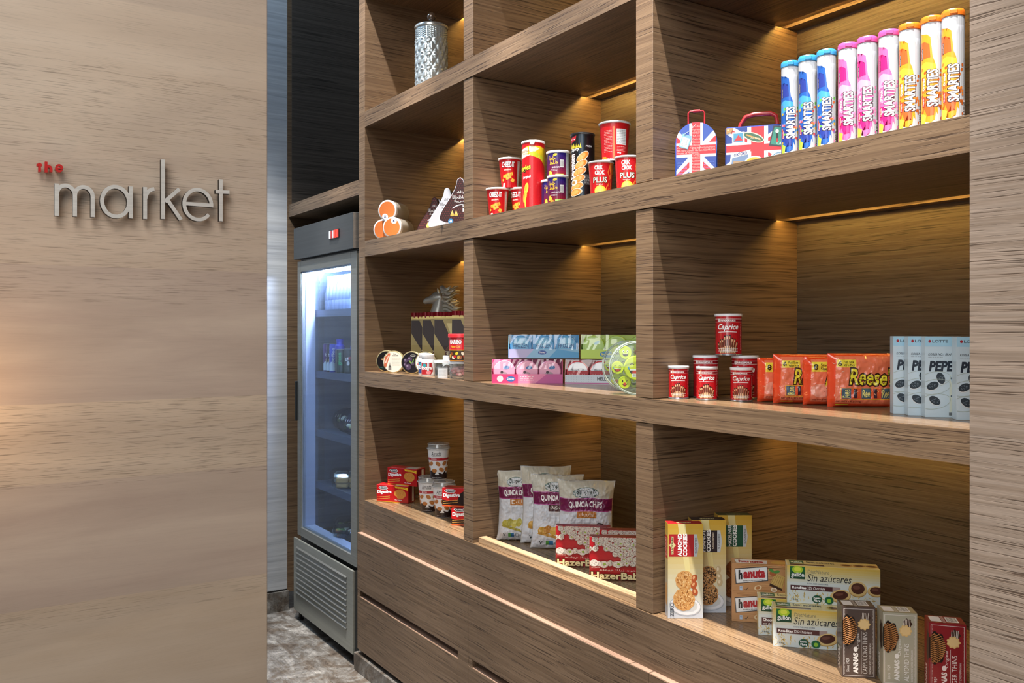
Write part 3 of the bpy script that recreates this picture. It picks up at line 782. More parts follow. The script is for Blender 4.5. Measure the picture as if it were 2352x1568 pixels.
for loc, lb, hd, hh in (((-2.326, .078, ZB), 'lower left blue and red nut tin, half behind the one beside it', 22, .088), ((-2.250, .048, ZB), 'lower right blue and red nut tin beside the black crisp tube', 5, .088), ((-2.292, .080, ZB + .0882), 'blue and red nut tin stacked above two others', 4, .087)):
    t = cup('nut_tin', lb, 'nut tin', loc, .0335 if hd != 4 else .0375, .0335 if hd != 4 else .0375, hh, '#1b154a', art_nuts(), face_cam(*loc[:2]) + hd, rim='#f0f0f4', group='blue and red nut tins', rimh=.006)

# black crisp tube
a = Art(11.3, 20.2, '#0e0f12'); a.rect(4.3, 0, 6.0, 20.2, '#14293a'); a.poly([(1, 17.3), (3.3, 18.2), (3.6, 19.6), (1, 19)], '#b01f2c'); a.lines(1.4, 18.2, 3.2, 18.9, 1, '#ffffff', .3)
for k in range(7): a.poly([(1 + k * .6, 15.8 + .3 * (k % 2)), (1.4 + k * .6, 17.0 + .3 * ((k + 1) % 2)), (1.7 + k * .6, 15.6)], '#e6cf3a')
a.txt('& Spicy', .4, 14.3, 4.6, 15.6, '#f0f0f0', .03, tilt=.5); a.otxt('Seventen', .9, 6.2, 3.1, 14.0, '#ffffff', '#5a2414', .03, .08, rot=90)
for x, y, r_ in ((5.6, 13.0, 40), (5.0, 10.6, 30), (4.6, 8.4, 24), (4.2, 6.2, 20), (3.6, 4.0, 16), (3.2, 2.2, 10)):
    a.ell(x, y, 2.35, 1.15, '#f4e6d0', r_); a.ell(x, y, 2.15, .98, '#e28a32', r_); a.ell(x - .3, y, 1.5, .7, '#f0b060', r_)
a.ell(2.8, 5.2, 1.2, .9, '#e9e4da', 10); a.ell(2.6, 5.2, .7, .5, '#b88a4a', 10); a.lines(6.0, 4.4, 9.4, 7.6, 9, '#b9c0c4', .09); a.txt('PUSH', 6.6, 15.9, 8.6, 16.5, '#c8ccd0', .02)
t = cup('crisp_tube', 'tall black tube of spicy crisps with orange crisps printed up its front', 'crisp tube', (-2.151, .07, ZB), .0365, .0365, .205, '#0e0f12', a, face_cam(-2.151, .07), rim='#2a2c30', rimh=.004)


def art_crik(back=False):
    a = Art(9.5, 9.95, '#c4161e')
    if back:
        a.rect(4.1, 0, 4.7, 10.3, '#e8743a'); a.poly([(0, 0), (3.2, 0), (1.8, 1.2), (0, 1.4)], '#ef8a2c'); a.poly([(5.0, 0), (9.5, 0), (9.5, 1.8), (6.6, 1.4)], '#ef8a2c')
        a.rect(5.2, 4.6, 8.5, 9.2, '#e8eaec'); a.lines(5.3, 4.8, 8.4, 9.0, 9, '#76797e', .09); a.lines(1.2, 2.4, 3.9, 9.0, 15, '#f3c9c4', .09); a.lines(5.3, 2.6, 8.2, 4.2, 4, '#f3c9c4', .08); a.txt('60g', 5.4, 1.9, 6.6, 2.5, '#ffffff', .02); return a
    a.poly([(4.6, 0), (9.5, 0), (9.5, 10.3), (7.6, 10.3), (6.5, 7), (7.2, 4.5)], '#ef8a3a'); a.ell(5.6, 6.6, 2.0, 2.3, '#d2202a', 20); a.ell(8.0, 3.2, 1.2, 2.0, '#d2202a')
    a.otxt('CRIK', 2.4, 7.7, 5.0, 9.0, '#ffffff', '#8f1018', .04, .06); a.otxt('CROK', 2.5, 6.2, 5.5, 7.5, '#ffffff', '#8f1018', .04, .06); a.otxt('PLUS', 2.0, 3.9, 6.3, 5.5, '#ffffff', '#5a4a10', .02, .08)
    a.txt('Original', 2.9, 3.1, 5.0, 3.6, '#f3d8c8', .01); a.ell(4.2, 1.5, 1.75, 1.6, '#efd24c'); a.ell(4.0, 1.5, 1.3, 1.2, '#f4dc66'); return a


for loc, lb, hd, s in (((-2.062, .07, ZB), 'lower left red and orange crisp cup with foil lid, next to the black tube', 6, 1), ((-1.957, .085, ZB), 'lower right red and orange crisp cup, touching the upright', 8, 1), ((-2.040, .105, ZB + .1045), 'larger red crisp cup seen from its back, stacked above two others', 2, 1.22)):
    cup('crisp_cup', lb, 'crisp cup', loc, .0305 * s, .0375 * s, .104 * (1.12 if s > 1 else 1), '#c4161e', art_crik(s > 1), face_cam(*loc[:2]) + hd, rim='#c9cdd2', group='red and orange crisp cups', rimh=.004, bottom='#e6e4e2' if s > 1 else None)

# ---- wafer tins lying in a pyramid ----
ORW = NT('woven_orange_print'); ck = ORW.n.new('ShaderNodeTexChecker'); tc = ORW.n.new('ShaderNodeTexCoord'); ORW.l.new(tc.outputs['Object'], ck.inputs[0]); ck.inputs['Scale'].default_value = 520
ck.inputs[1].default_value = lin('#d8621a'); ck.inputs[2].default_value = lin('#e08a48'); ORW.l.new(ck.outputs[0], ORW.b.inputs['Base Color']); ORW = ORW.m
for i, (x, z, rot, lb) in enumerate(((-3.562, ZB + .0455, 58, 'lower left round wafer tin with orange woven end'), (-3.464, ZB + .0455, 160, 'lower right round wafer tin with orange woven end'), (-3.511, ZB + .1245, -20, 'round wafer tin with orange woven end lying on top of two others'))):
    t = thing('wafer_tin', lb, 'biscuit tin', (x, .045, z - .0455), 36, 'wafer tins in a small pyramid')
    bm = bmesh.new(); lathe(bm, [(.042, -.0), (.044, .001), (.0445, .12), (.043, .122)], 40, axis='y', c=(0, 0, .0455)); obj('tin_body', bm, mat('#a8a298', .3, .1, .3), t, .7)
    bm = bmesh.new(); lathe(bm, [(.043, -.001), (.0452, .0005), (.0452, .016), (.0445, .017)], 40, axis='y', c=(0, 0, .0455)); obj('lid_rim', bm, mat('#e9e7e6', .3, .1), t, .7)
    a = Art(9, 9); a.poly(ellp(4.5, 4.5, 3.85, 3.85, 0, 40), ORW); nx, ny = 4.5 + 2.9 * math.cos(R(rot - 90)), 4.5 + 2.9 * math.sin(R(rot - 90)); a.poly([p for p in ellp(nx, ny, 1.5, 1.25, rot)], '#eceaea')
    a.line([(nx - .45, ny - .45), (nx + .45, ny + .45)], .28, '#1f2a6a'); a.line([(nx - .45, ny + .45), (nx + .45, ny - .45)], .28, '#1f2a6a'); a.build('printed_end', t, lambda u, v, h: (u - .045, -.0013 - h, v + .0005))
    a = Art(10, 11); a.rect(1.5, 3.2, 9, 4.0, '#c65a34'); rn = random.Random(i)
    for k in range(9): a.ring(1.6 + k % 5 * 1.7, 1.0 + (k // 5) * 1.2 + 4.6, .5, .5, .1, '#3a4468'); a.line([(1.3 + k, 9.2), (1.7 + k, 9.6)], .15, '#27305c')
    a.lines(1, 2, 9, 2.6, 2, '#7a6a58', .1)
    a.build('printed_wrap', t, lambda u, v, h: (-(.0448 + h) * math.cos((u - .05) / .0448 + 1.1), .012 + v * .95, .0455 + (.0448 + h) * math.sin((u - .05) / .0448 + 1.1)), sub=(18, 0), clip=(0, .008, .10, .108))


# ---- drop-shaped sweet packs ----
def drop_pts(w, h, n=26):
    P = []
    for i in range(n + 1):
        s = i / n; y = h * s; f = (math.sqrt(max(0, 1 - (1 - s / .12) ** 2)) if s < .12 else 1) * (1 if s < .12 else (.5 + .5 * math.cos(math.pi * ((s - .12) / .88) ** .85)) * .86 + .14 * (1 if s < .93 else math.sqrt(max(0, 1 - ((s - .93) / .07) ** 2))))
        P.append((w / 2 * f, y))
    return [(x, y) for x, y in P] + [(-x, y) for x, y in P[::-1]]


def drop(label, x, y, hd, w, h, maroon, edge):
    t = thing('sweet_pack', label, 'sweet pack', (x, y, ZB), hd, 'drop-shaped chocolate packs')
    bm = bmesh.new(); prism(bm, drop_pts(w, h), -.012, .012, 'y'); obj('pack_body', bm, mat(edge, .2, .5), t, .5)
    a = Art(w * 100, h * 100); P = [(px * 96 + w * 50, py * 98 + .1) for px, py in drop_pts(w, h)]
    a.add(P, [tuple(range(len(P)))], '#34100f' if maroon else '#b9bdc6'); W_ = w * 100
    if maroon:
        rn = random.Random(int(x * 100)); a.k += 1
        for i in range(-1, 16):
            for j in range(24):
                px, py = i * .9 + (j % 2) * .45, j * .8; lim = [q for q in P if abs(q[1] - py) < .5]
                if lim and min(q[0] for q in lim) + .4 < px < max(q[0] for q in lim) - .4:
                    a.ell(px, py, .26, .26, '#6a2626', 0, 6, False)
        for dx in (-.75, .75):
            cx = W_ * .36 + dx; a.poly([(cx - .75, 3.3), (cx + .75, 3.3), (cx + .5, 4.1), (cx, 5.3), (cx - .5, 4.1)], '#e6d277'); a.ell(cx, 3.35, .76, .35, '#d6bd55')
        a.ring(W_ * .45, 6.2, 2.6, 1.0, .4, '#e8e8ee', 20, 20, 20, 150)
        a.txt("HERSHEY'S", W_ * .56, 6.3, W_ * .95, 7.1, '#ffffff', .04); a.txt('KISSES', W_ * .56, 4.6, W_ * 1.04, 6.0, '#ffffff', .05); a.ell(W_ * .28, 1.1, 1.0, 1.0, '#3a93cf'); a.txt('44', W_ * .28 - .5, .7, W_ * .28 + .5, 1.5, '#ffffff', .03)
    c = '#f2f0f0' if maroon else '#4a4650'
    for k, (s, x0, y0, x1, y1) in enumerate((('\ufe91\ufeae\ufef4\ufe97\ufe8e\ufeb7'[::-1], .42, 11.3, .66, 12.6), ('\ufe95\ufe8e\ufec8\ufea4\ufee0\ufedf\ufe8d'[::-1], .32, 9.6, .68, 10.9), ('\ufeb2\ufef4\ufedb'[::-1], .36, 8.1, .6, 9.2))):
        try: a.txt(s, W_ * x0, y0, W_ * x1, y1, c, .01)
        except Exception: pass
    a.build('printed_front', t, lambda u, v, q: (u - w / 2, -.0122 - q, v), rough=.55, coat=0)
    return t


drop('leftmost maroon drop-shaped chocolate pack, nearest the wafer tins', -3.263, .150, 44, .155, .158, True, '#4a2a2c')
drop('pale silver drop-shaped pack at the very back of the group', -3.385, .235, 44, .13, .172, False, '#9a9ca4')
drop('silver drop-shaped pack between two maroon ones', -3.074, .105, 48, .155, .168, False, '#c8ccd4')
drop('tall maroon drop-shaped chocolate pack half behind the upright', -2.882, .055, 48, .165, .176, True, '#d8d4dc')
drop('dark drop-shaped pack with blue edge behind the silver one', -3.200, .185, 44, .135, .180, True, '#5f9ec4')

# ---- flag tins ----
def union(a, x0, y0, x1, y1):
    cx, cy = (x0 + x1) / 2, (y0 + y1) / 2; w, h = x1 - x0, y1 - y0
    a.rect(x0, y0, x1, y1, '#1f3f96')
    for p, q in (((x0, y0), (x1, y1)), ((x0, y1), (x1, y0))): a.line([p, q], min(w, h) * .22, '#e6e8ee')
    for p, q in (((x0, y0), (x1, y1)), ((x0, y1), (x1, y0))): a.line([p, q], min(w, h) * .08, '#c8222e')
    a.rect(cx - w * .16, y0, cx + w * .16, y1, '#e6e8ee'); a.rect(x0, cy - h * .13, x1, cy + h * .13, '#e6e8ee')
    a.rect(cx - w * .1, y0, cx + w * .1, y1, '#cc2632'); a.rect(x0, cy - h * .08, x1, cy + h * .08, '#cc2632')


t = thing('flag_tin', 'arch-topped tin trolley case printed with a union flag and a red pull handle', 'novelty tin', (-1.679, .085, ZB), face_cam(-1.679, .085) - 2)
w_, h_ = .108, .147
arch = [(-w_ / 2, .008), (-w_ / 2 + .008, 0), (w_ / 2 - .008, 0), (w_ / 2, .008)] + [(w_ / 2 * math.cos(R(q)), .092 + .055 * math.sin(R(q))) for q in range(0, 181, 12)]
bm = bmesh.new(); prism(bm, arch, -.026, .026, 'y'); bmesh.ops.bevel(bm, geom=[e for e in bm.edges if abs(e.verts[0].co.y - e.verts[1].co.y) < 1e-6], offset=.004, segments=2, affect='EDGES'); obj('tin_case', bm, mat('#2a4aa0', .25, .2, .5), t, .6)
a = Art(10.8, 14.7); union(a, 0, 0, 10.8, 14.7)
for k, s in enumerate(('Hyde', 'Harrods', 'WEMBLEY', 'TATE', 'Oxford', 'Circus', 'LONDON', 'BUS', '', 'TOWER', 'BRIDGE', 'London', 'Fashion', 'Weeks', 'Wimbledon', 'Thames')):
    if s: a.txt(s, 4.4, 13.2 - k * .82, 6.4, 13.7 - k * .82, '#f0b0ac', .0)
a.txt('Piccadilly Circus-Buckingham', .6, 7.6, 10.2, 8.1, '#f4b8b4', .0); a.txt('BIG BEN-Covent Garden-O2 ARENA', .5, 6.95, 10.3, 7.45, '#f4b8b4', .0); a.txt('Houses of Parliament', .5, 6.4, 6, 6.8, '#f4b8b4')
a.k += 1
for k in range(7):
    for x0, s in ((.4, 'LONDON'), (7.4, 'Regents')): a.txt(s, x0, 1.0 + k * .7, x0 + 2.6, 1.4 + k * .7, '#5c7cc8') if not (k > 4) else None
clipped = lambda u, v, q: (min(max(u - w_ / 2, -w_ / 2 + .003), w_ / 2 - .003), -.0262 - q, v)
# trim the print to the arch
a.P = [([(x, min(y, 9.2 + 5.45 * math.sqrt(max(0, 1 - ((x - 5.4) / 5.35) ** 2)) if True else y)) for x, y in vs2], f, c, k) for vs2, f, c, k in a.P]
a2 = Art(10.8, 14.7)


def arch_build(art, t, nm):
    """print whose outline is cut to the arch by squeezing each column"""
    def mp(u, v, q):
        x = u * 100 - 5.4; top = 9.2 + 5.4 * math.sqrt(max(0, 1 - (x / 5.3) ** 2)) if abs(x) < 5.3 else 9.2
        y = min(v * 100, top); return (x / 100, -.0262 - q, y / 100)
    art.build(nm, t, mp, sub=(26, 20), clip=(.003, .003, .105, .1465))


arch_build(a, t, 'printed_flag')
bm = bmesh.new(); tube(bm, [(-.021, 0, .142), (-.021, 0, .176), (-.017, 0, .181), (.017, 0, .181), (.021, 0, .176), (.021, 0, .142)], .0022, 8); hd_ = obj('pull_handle', bm, mat('#c8222e', .35, 0, .4), t, 1)
bm = bmesh.new(); tube(bm, [(-.009, 0, .181), (.009, 0, .181)], .0042, 10); obj('grip', bm, mat('#c8222e', .4), hd_, 1)
a = Art(2.6, 3.6, '#7fb4d4'); a.rect(.3, .3, 2.3, 2.8, '#e8e4da'); a.lines(.5, .5, 2.1, 2.5, 5, '#6f7f8c', .12)
a.build('luggage_tag', t, lambda u, v, q: (-.045 + u * .9 + v * .3, -.028 - q, .083 + v * .95 - u * .3)); bm = bmesh.new(); tube(bm, [(-.030, -.029, .115), (-.015, -.030, .124), (.0, -.028, .14)], .0007, 5); obj('tag_string', bm, mat('#9fb8c8', .5), t, 1)

t = thing('flag_tin', 'tin suitcase with travel stickers and red carrying handle, left of the tall candy tubes', 'novelty tin', (-1.490, .108, ZB - .004), 39)
bm = bmesh.new(); bx(bm, -.078, .078, -.026, .026, 0, .108, .004); obj('tin_case', bm, mat('#22439c', .3, .2, .4), t)
a = Art(15.4, 10.6); union(a, 0, 0, 15.4, 10.6)
a.rect(1.6, 6.6, 4.6, 9.4, '#e9e6dc'); a.rect(1.9, 6.9, 4.3, 9.1, '#4f9ac0'); a.poly([(2.0, 7.1), (3.1, 8.7), (4.2, 7.3)], '#c8323a')
a.poly(ellp(6.7, 7.9, 2.7, 1.1, -22), '#e8dfc8'); a.poly(ellp(6.7, 7.9, 2.45, .85, -22), '#3f6a52'); a.line([(5.0, 8.6), (8.4, 7.2)], .35, '#c99a4a'); a.txt('OLD TIMES', 5.9, 7.7, 8.2, 8.1, '#e8dfc8', .01, tilt=-.5)
a.poly([(10.4, 5.6), (15, 4.9), (15.4, 10), (11.4, 10.4)], '#23313a'); a.poly([(10.7, 5.9), (14.8, 5.2), (15.1, 9.7), (11.7, 10.1)], '#2f8a78'); a.txt('CASTLE', 12.2, 5.7, 15.0, 6.4, '#bfe0d0', .02); a.rect(12.0, 6.6, 12.6, 8.7, '#151515'); a.ell(12.3, 9.0, .4, .5, '#e8e4da'); a.rect(12.1, 6.3, 12.5, 7.3, '#b5262c')
a.poly([(.9, .3), (5.6, 1.2), (6.0, 4.9), (1.3, 4.0)], '#e6e3da'); a.poly([(1.3, .7), (5.2, 1.5), (5.5, 3.8), (1.6, 3.0)], '#6f8ab0'); a.txt('OXFORD', 2.0, 3.3, 5.2, 4.1, '#243f8a', .03, tilt=.5); a.rect(1.8, .9, 4.8, 2.2, '#a58a68')
a.ell(6.9, 1.4, 2.5, 1.9, '#eeeadd'); a.ell(6.9, 1.4, 2.15, 1.6, '#f0b428'); a.poly(ellp(6.9, 1.2, 1.4, .8), '#23282c'); a.ell(12.6, 2.6, 1.9, 1.5, '#e8e6dc'); a.ell(12.6, 2.6, 1.6, 1.2, '#3f86b0'); a.txt('CAMBRIDGE', 11.4, 3.1, 13.8, 3.6, '#ffffff', .01)
a.poly([(0, 9.0), (0, 10.6), (2.0, 10.6), (1.4, 9.4)], '#b89058'); a.ell(.6, 10.0, .2, .2, '#e8d8a8'); a.build('printed_flag', t, m_front(.154, .052), clip=(.002, .002, .152, .105))
bm = bmesh.new(); tube(bm, [(-.045, 0, .106), (-.042, 0, .118), (-.030, 0, .136), (-.01, 0, .141), (.03, 0, .141), (.043, 0, .134), (.046, 0, .118), (.046, 0, .106)], [.005, .005, .0055, .006, .006, .0055, .005, .005], 10); obj('carry_handle', bm, mat('#b5202a', .35, 0, .4), t, 1)


# ---- tall candy tubes ----
def art_tube(cap, dark, mid, light, dots, word, rnd=1):
    a = Art(7.4, 20.4, '#c4c8ce'); rn = random.Random(rnd); cx = 3.4
    P = [(cx - 3.2, .3), (cx - 2.7, 1.6), (cx - 2.3, .6), (cx - 1.9, 1.4), (cx - 1.5, 2.4), (cx - 1.1, 1.0), (cx - .6, 2.6), (cx - .1, .7), (cx + .3, 2.3), (cx + .7, 1.3), (cx + .9, 3.0), (cx + 1.3, 2.1), (cx + 1.1, 5), (cx + 1.2, 9), (cx + .7, 12.6), (cx + .3, 13.6), (cx - .1, 17.6), (cx - .5, 16.4), (cx - .8, 18.2), (cx - 1.2, 17.0), (cx - 1.7, 18.4), (cx - 2.2, 16.6), (cx - 2.7, 18.8), (cx - 3.2, 17.5)]
    a.poly(P, mid); a.poly([(cx - 1.9, 1.5), (cx - 1.3, 3.6), (cx - .7, 2.0), (cx - .1, 3.4), (cx + .5, 2.2), (cx + .8, 4.2), (cx + .5, 6), (cx - 1.6, 6)], dark); a.poly([(cx - 3.2, 13.2), (cx - .1, 13.6), (cx - .3, 16.2), (cx - .7, 15.2), (cx - 1.2, 16.8), (cx - 1.8, 15.4), (cx - 2.4, 16.8), (cx - 3.2, 15.6)], dark)
    a.poly([(cx - 3.2, 9.3), (cx + 1.0, 10.8), (cx + .8, 12.2), (cx - 1.0, 12.8), (cx - 3.2, 12.0)], light); a.poly([(cx - 2.2, 0), (cx - 1.2, .2), (cx - .9, 2.2), (cx - 2.2, 3.0)], '#b3cf4a')
    a.k += 1
    for i in range(22):
        y = rn.uniform(1.5, 12.5); x = rn.choice([cx - 1.7, cx + 1.35, cx + 1.9, cx - 1.2]) + rn.uniform(-.25, .25)
        if i % 2: x = cx + rn.uniform(1.1, 2.1)
        c = dots[i % len(dots)]; a.ell(x, y, .34, .26, c, rn.uniform(0, 90), 10, False)
    a.k += 1
    for i in range(7): a.poly([(cx + .6 + i * .25, 18.6), (cx + .75 + i * .25, 16.6 + (i % 3) * .5), (cx + .9 + i * .25, 18.6)], '#d7dbe4', False)
    a.otxt('SMARTiES', cx - .75, 3.9, cx + 1.25, 11.2, '#ffffff', '#2c1c2c', .03, .11, rot=90)
    if word: a.txt(word, cx - 1.75, 7.2, cx - 1.1, 9.6, '#ffffff', .02, rot=90)
    a.rect(cx - 1.8, 4.0, cx - 1.25, 5.8, '#c01d28'); a.txt('Nestle', cx - 1.72, 4.1, cx - 1.35, 5.7, '#ffffff', .0, rot=90); a.rect(cx - 2.0, 13.4, cx - 1.65, 15.6, '#3a2430'); a.txt('Limited Pack', cx - 1.94, 13.5, cx - 1.72, 15.5, '#ffffff', .0, rot=90)
    a.bars(cx + 2.1, .4, cx + 2.9, 4.2, '#222222', '#e8e8ec', False); a.lines(cx + 2.2, 4.8, cx + 2.7, 12.4, 22, '#8a8f9a', .08); return a


SCH = {'blue': ('#3fa0dc', '#2a3f9c', '#2460b8', '#49a4d8', ['#e8b63c', '#e0703c', '#6fbf5a', '#d84a4a', '#9a72c0', '#e890b8', '#4a9ad8'], ''),
       'pink': ('#e0559c', '#d01f7c', '#e46aa8', '#efa8cc', ['#e88cba', '#f0a4cc', '#d86aa4'], 'Pink'), 'orange': ('#f07a20', '#e8652c', '#f0a028', '#f4c23c', ['#c8641c', '#e08030', '#b85a1a'], 'Orange')}
TUBES = [(-1.344, 'blue', 'leftmost'), (-1.295, 'blue', 'middle'), (-1.245, 'blue', 'rightmost'), (-1.190, 'pink', 'leftmost'), (-1.143, 'pink', 'middle'), (-1.092, 'pink', 'rightmost'), (-1.046, 'orange', 'leftmost'), (-.998, 'orange', 'middle'), (-.955, 'orange', 'rightmost')]
proto = {}
for i, (x, c, wh) in enumerate(TUBES):
    lb = f'{wh} of the three tall {c} candy tubes'; y = .05; hd = face_cam(x, y) + 3
    if c in proto: dup(proto[c], (x, y, ZB), hd, lb); continue
    S_ = SCH[c]; t = thing('candy_tube', lb, 'candy tube', (x, y, ZB), hd, 'tall cartoon-coloured candy tubes'); proto[c] = t
    bm = bmesh.new(); lathe(bm, [(.0192, 0), (.0200, .001), (.0200, .207)], 32); obj('tube_body', bm, mat('#c4c8ce', .3, 0, .4), t, .7)
    bm = bmesh.new(); lathe(bm, [(.0202, .205), (.0212, .206), (.0214, .212), (.0208, .2165), (.0195, .2185), (.004, .219)], 32); k_ = obj('cap', bm, mat(S_[0], .3, 0, .4), t, .7)
    bm = bmesh.new(); bx(bm, -.007, .007, -.0223, -.020, .2075, .2155, .001); obj('cap_tab', bm, mat(S_[0], .3, 0, .4), k_)
    art_tube(*S_).build('printed_wrap', t, m_cyl(.0201, .074, 0), sub=(16, 0))

# ======================= MIDDLE SHELF =======================
# round candy tins on edge
def tinart(k):
    a = Art(9.6, 9.6); a.ell(4.8, 4.8, 4.35, 4.35, ('#120e10', '#e9e2d4', '#141118', '#dfe0dc')[k], 0, 40)
    if k == 0:
        a.ring(5.6, 7.6, 1.3, .5, .2, '#bfc2b8'); a.poly(ellp(4.6, 5.5, 2.4, .4, -4), '#d9a878'); a.k += 1
        for q in range(14): a.ell(1.6 + (q * 1.7) % 5.6, 1.0 + (q * .77) % 2.2, .14, .14, ('#b5262c', '#3a8a7a', '#d8d0c8')[q % 3], 0, 6, False)
    if k == 1:
        a.poly([(.6, 3.2), (1.0, 6.8), (2.8, 8.6), (3.6, 8.4), (1.8, 3.0), (1.4, 2.2)], '#c66a4a'); a.poly([(1.0, 4.4), (2.6, 7.6), (2.9, 7.4), (1.6, 4.2)], '#efc8b4'); a.txt('THE GOURMET', 4.2, 7.2, 7.2, 7.8, '#3a3634', .02); a.txt('fine', 4.9, 7.9, 6.0, 8.5, '#3a3634', .02); a.lines(4.2, 3.0, 8.2, 6.6, 6, '#a9a294', .08)
        a.poly([(2.6, 1.4), (4.0, 1.4), (3.9, 3.0), (3.5, 3.2), (3.3, 4.8), (3.1, 3.2), (2.7, 3.0)], '#55504c'); a.lines(2.7, 1.5, 3.9, 2.8, 3, '#e9e2d4', .12)
    if k == 2:
        for x, y, r in ((2.1, 5.6, .9), (4.0, 6.2, 1.1), (3.3, 3.0, 1.3), (1.9, 3.9, .7), (5.2, 4.4, .8)): a.ell(x, y, r, r, '#4a3a52'); a.ell(x - r * .3, y + r * .3, r * .35, r * .3, '#8d7f96')
        a.poly(ellp(4.2, 5.0, .25, 1.0, 35), '#7fa04a'); a.poly(ellp(5.4, 5.4, .25, 1.1, -20), '#5c8a3e'); a.ring(5.4, 7.7, 1.2, .45, .15, '#b8b8b0'); a.lines(6.2, 2.4, 7.8, 5.6, 5, '#54505a', .1)
    if k == 3:
        a.poly([(2.8, 6.4), (6.8, 6.4), (6.4, 8.2), (3.4, 8.2)], '#2c3a34'); a.ell(2.2, 5.2, .9, .7, '#a8b89a'); a.rect(1.2, 4.0, 3.2, 4.5, '#b5363a'); a.lines(3.8, 1.4, 7.6, 5.4, 6, '#8d9a92', .1)
    return a


for k, (x, y, lb) in enumerate(((-3.530, .050, 'leftmost round candy tin with a black lid, on edge'), (-3.430, .035, 'round cream candy tin with a small tower drawing, on edge'), (-3.320, .068, 'round black candy tin printed with dark berries, on edge'), (-3.255, .100, 'round pale candy tin half behind the white gum tubs'))):
    t = thing('candy_tin', lb, 'candy tin', (x, y, ZC_), face_cam(x, y) - 20, 'round gold-rimmed candy tins on edge')
    bm = bmesh.new(); lathe(bm, [(.0455, 0), (.0475, .001), (.048, .003), (.048, .012), (.047, .024), (.044, .025)], 44, axis='y', c=(0, 0, .048)); obj('tin_body', bm, mat('#d9c999', .25, .7), t, .7)
    tinart(k).build('printed_lid', t, lambda u, v, q: (u - .048, -.0004 - q, v))

# foil chocolate bags, folded tops
for k, (x, y) in enumerate(((-3.532, .232), (-3.415, .228), (-3.300, .225), (-3.110, .205))):
    w_, d_, h_ = .105, .045, .265
    t = thing('chocolate_bag', ('leftmost of the four tall gold caramel bags', 'second from the left of the four gold caramel bags', 'third from the left of the four gold caramel bags', 'rightmost gold caramel bag, behind the red gummy tub')[k], 'chocolate bag', (x, y, ZC_), face_cam(x, y) - 4, 'gold and brown caramel bags')
    bm = bmesh.new(); bx(bm, -w_ / 2, w_ / 2, -d_ / 2, d_ / 2, 0, h_ - .02)
    bmesh.ops.subdivide_edges(bm, edges=bm.edges[:], cuts=7, use_grid_fill=True)
    for v in bm.verts:
        f = 1 - .75 * max(0, (v.co.z - .12) / (h_ - .14)); v.co.y *= f; v.co += Vector((0, noise.noise(v.co * 60 + Vector((k, 0, 0))) * .002, 0))
    obj('foil_bag', bm, mat('#a8955a', .28, .55), t, .9)
    bm = bmesh.new(); n_ = 20; pts = [(-w_ / 2 + w_ * i / n_) for i in range(n_ + 1)]
    A_ = [[bm.verts.new((p, .004 * math.sin(i * 1.9) + yy, zz)) for i, p in enumerate(pts)] for yy, zz in ((-.003, h_ - .028), (-.004, h_ - .002), (.004, h_ - .002), (.003, h_ - .028))]
    for p, q in zip(A_, A_[1:] + A_[:1]):
        for i in range(n_): bm.faces.new((p[i], p[i + 1], q[i + 1], q[i]))
    bm.faces.new([r_[0] for r_ in A_]); bm.faces.new([r_[-1] for r_ in A_][::-1]); obj('sealed_top', bm, mat('#8a1c28', .35, .2), t, .8)
    a = Art(10.4, 23.4, '#b09d62'); a.poly([(0, 22.8), (3.6, 22.8), (7.6, 13.6), (4.6, 9.6), (0, 17)], '#2b1614'); a.poly([(4.6, 9.6), (7.6, 13.4), (8.3, 12), (7.6, 0), (4.4, 0)], '#5c3420'); a.poly([(5.2, 21.5), (8.4, 21.5), (7.2, 16.4)], '#d8c98c'); a.poly([(8.4, 21.5), (10.4, 21.5), (10.4, 15.5), (8.6, 12.4), (7.4, 16)], '#8a5632')
    a.rect(8.4, 1.2, 10.2, 12.4, '#b9b296'); a.lines(8.5, 4.8, 10.1, 12, 12, '#6b6450', .1); a.bars(8.6, 1.5, 10, 4.4); a.otxt('Caramel', 4.7, 1.4, 6.4, 9.4, '#e8dcc0', '#1d0f0c', .02, .06, rot=90); a.poly([(4.4, 0), (7.6, 0), (6, 1.4)], '#8e1a22')
    def mp(u, v, q, d_=d_, h_=h_): return (u - .052, -(d_ / 2) * (1 - .75 * max(0, (v - .12) / (h_ - .14))) - q - .0012, v)
    a.build('printed_front', t, mp, sub=(3, 8), clip=(0, .002, .104, .234), rough=.5, coat=.0)

# horse head sculpture
t = thing('horse_sculpture', 'silver horse head sculpture with a flying mane, rising behind the gold bags', 'sculpture', (-3.521, .312, ZC_), 56)
bm = bmesh.new()
tube(bm, [(.0, 0, .0), (.0, 0, .03)], [.05, .045], 20); tube(bm, [(.0, 0, .02), (-.005, 0, .12), (-.012, 0, .2), (-.012, 0, .25), (-.002, 0, .30), (.004, 0, .335)], [.03, .04, .042, .038, .030, .024], 16)
tube(bm, [(.006, 0, .335), (-.018, 0, .332), (-.036, 0, .324), (-.054, 0, .319), (-.067, 0, .318)], [.026, .027, .020, .0155, .0125], 14)
ball(bm, (-.014, 0, .318), .025, 1, .8, .95); ball(bm, (-.064, 0, .315), .0145, 1, .85, .85); ball(bm, (-.066, .009, .321), .004); ball(bm, (-.066, -.009, .321), .004); ball(bm, (-.026, -.018, .338), .006); ball(bm, (-.026, .018, .338), .006)
for s in (-1, 1): tube(bm, [(-.002, s * .012, .348), (-.006, s * .016, .362), (-.010, s * .017, .374)], [.007, .006, .001], 7)
hb = obj('horse_head', bm, mat('#cfcfc8', .35, .5), t, 1.2)
bm = bmesh.new(); rn = random.Random(4)
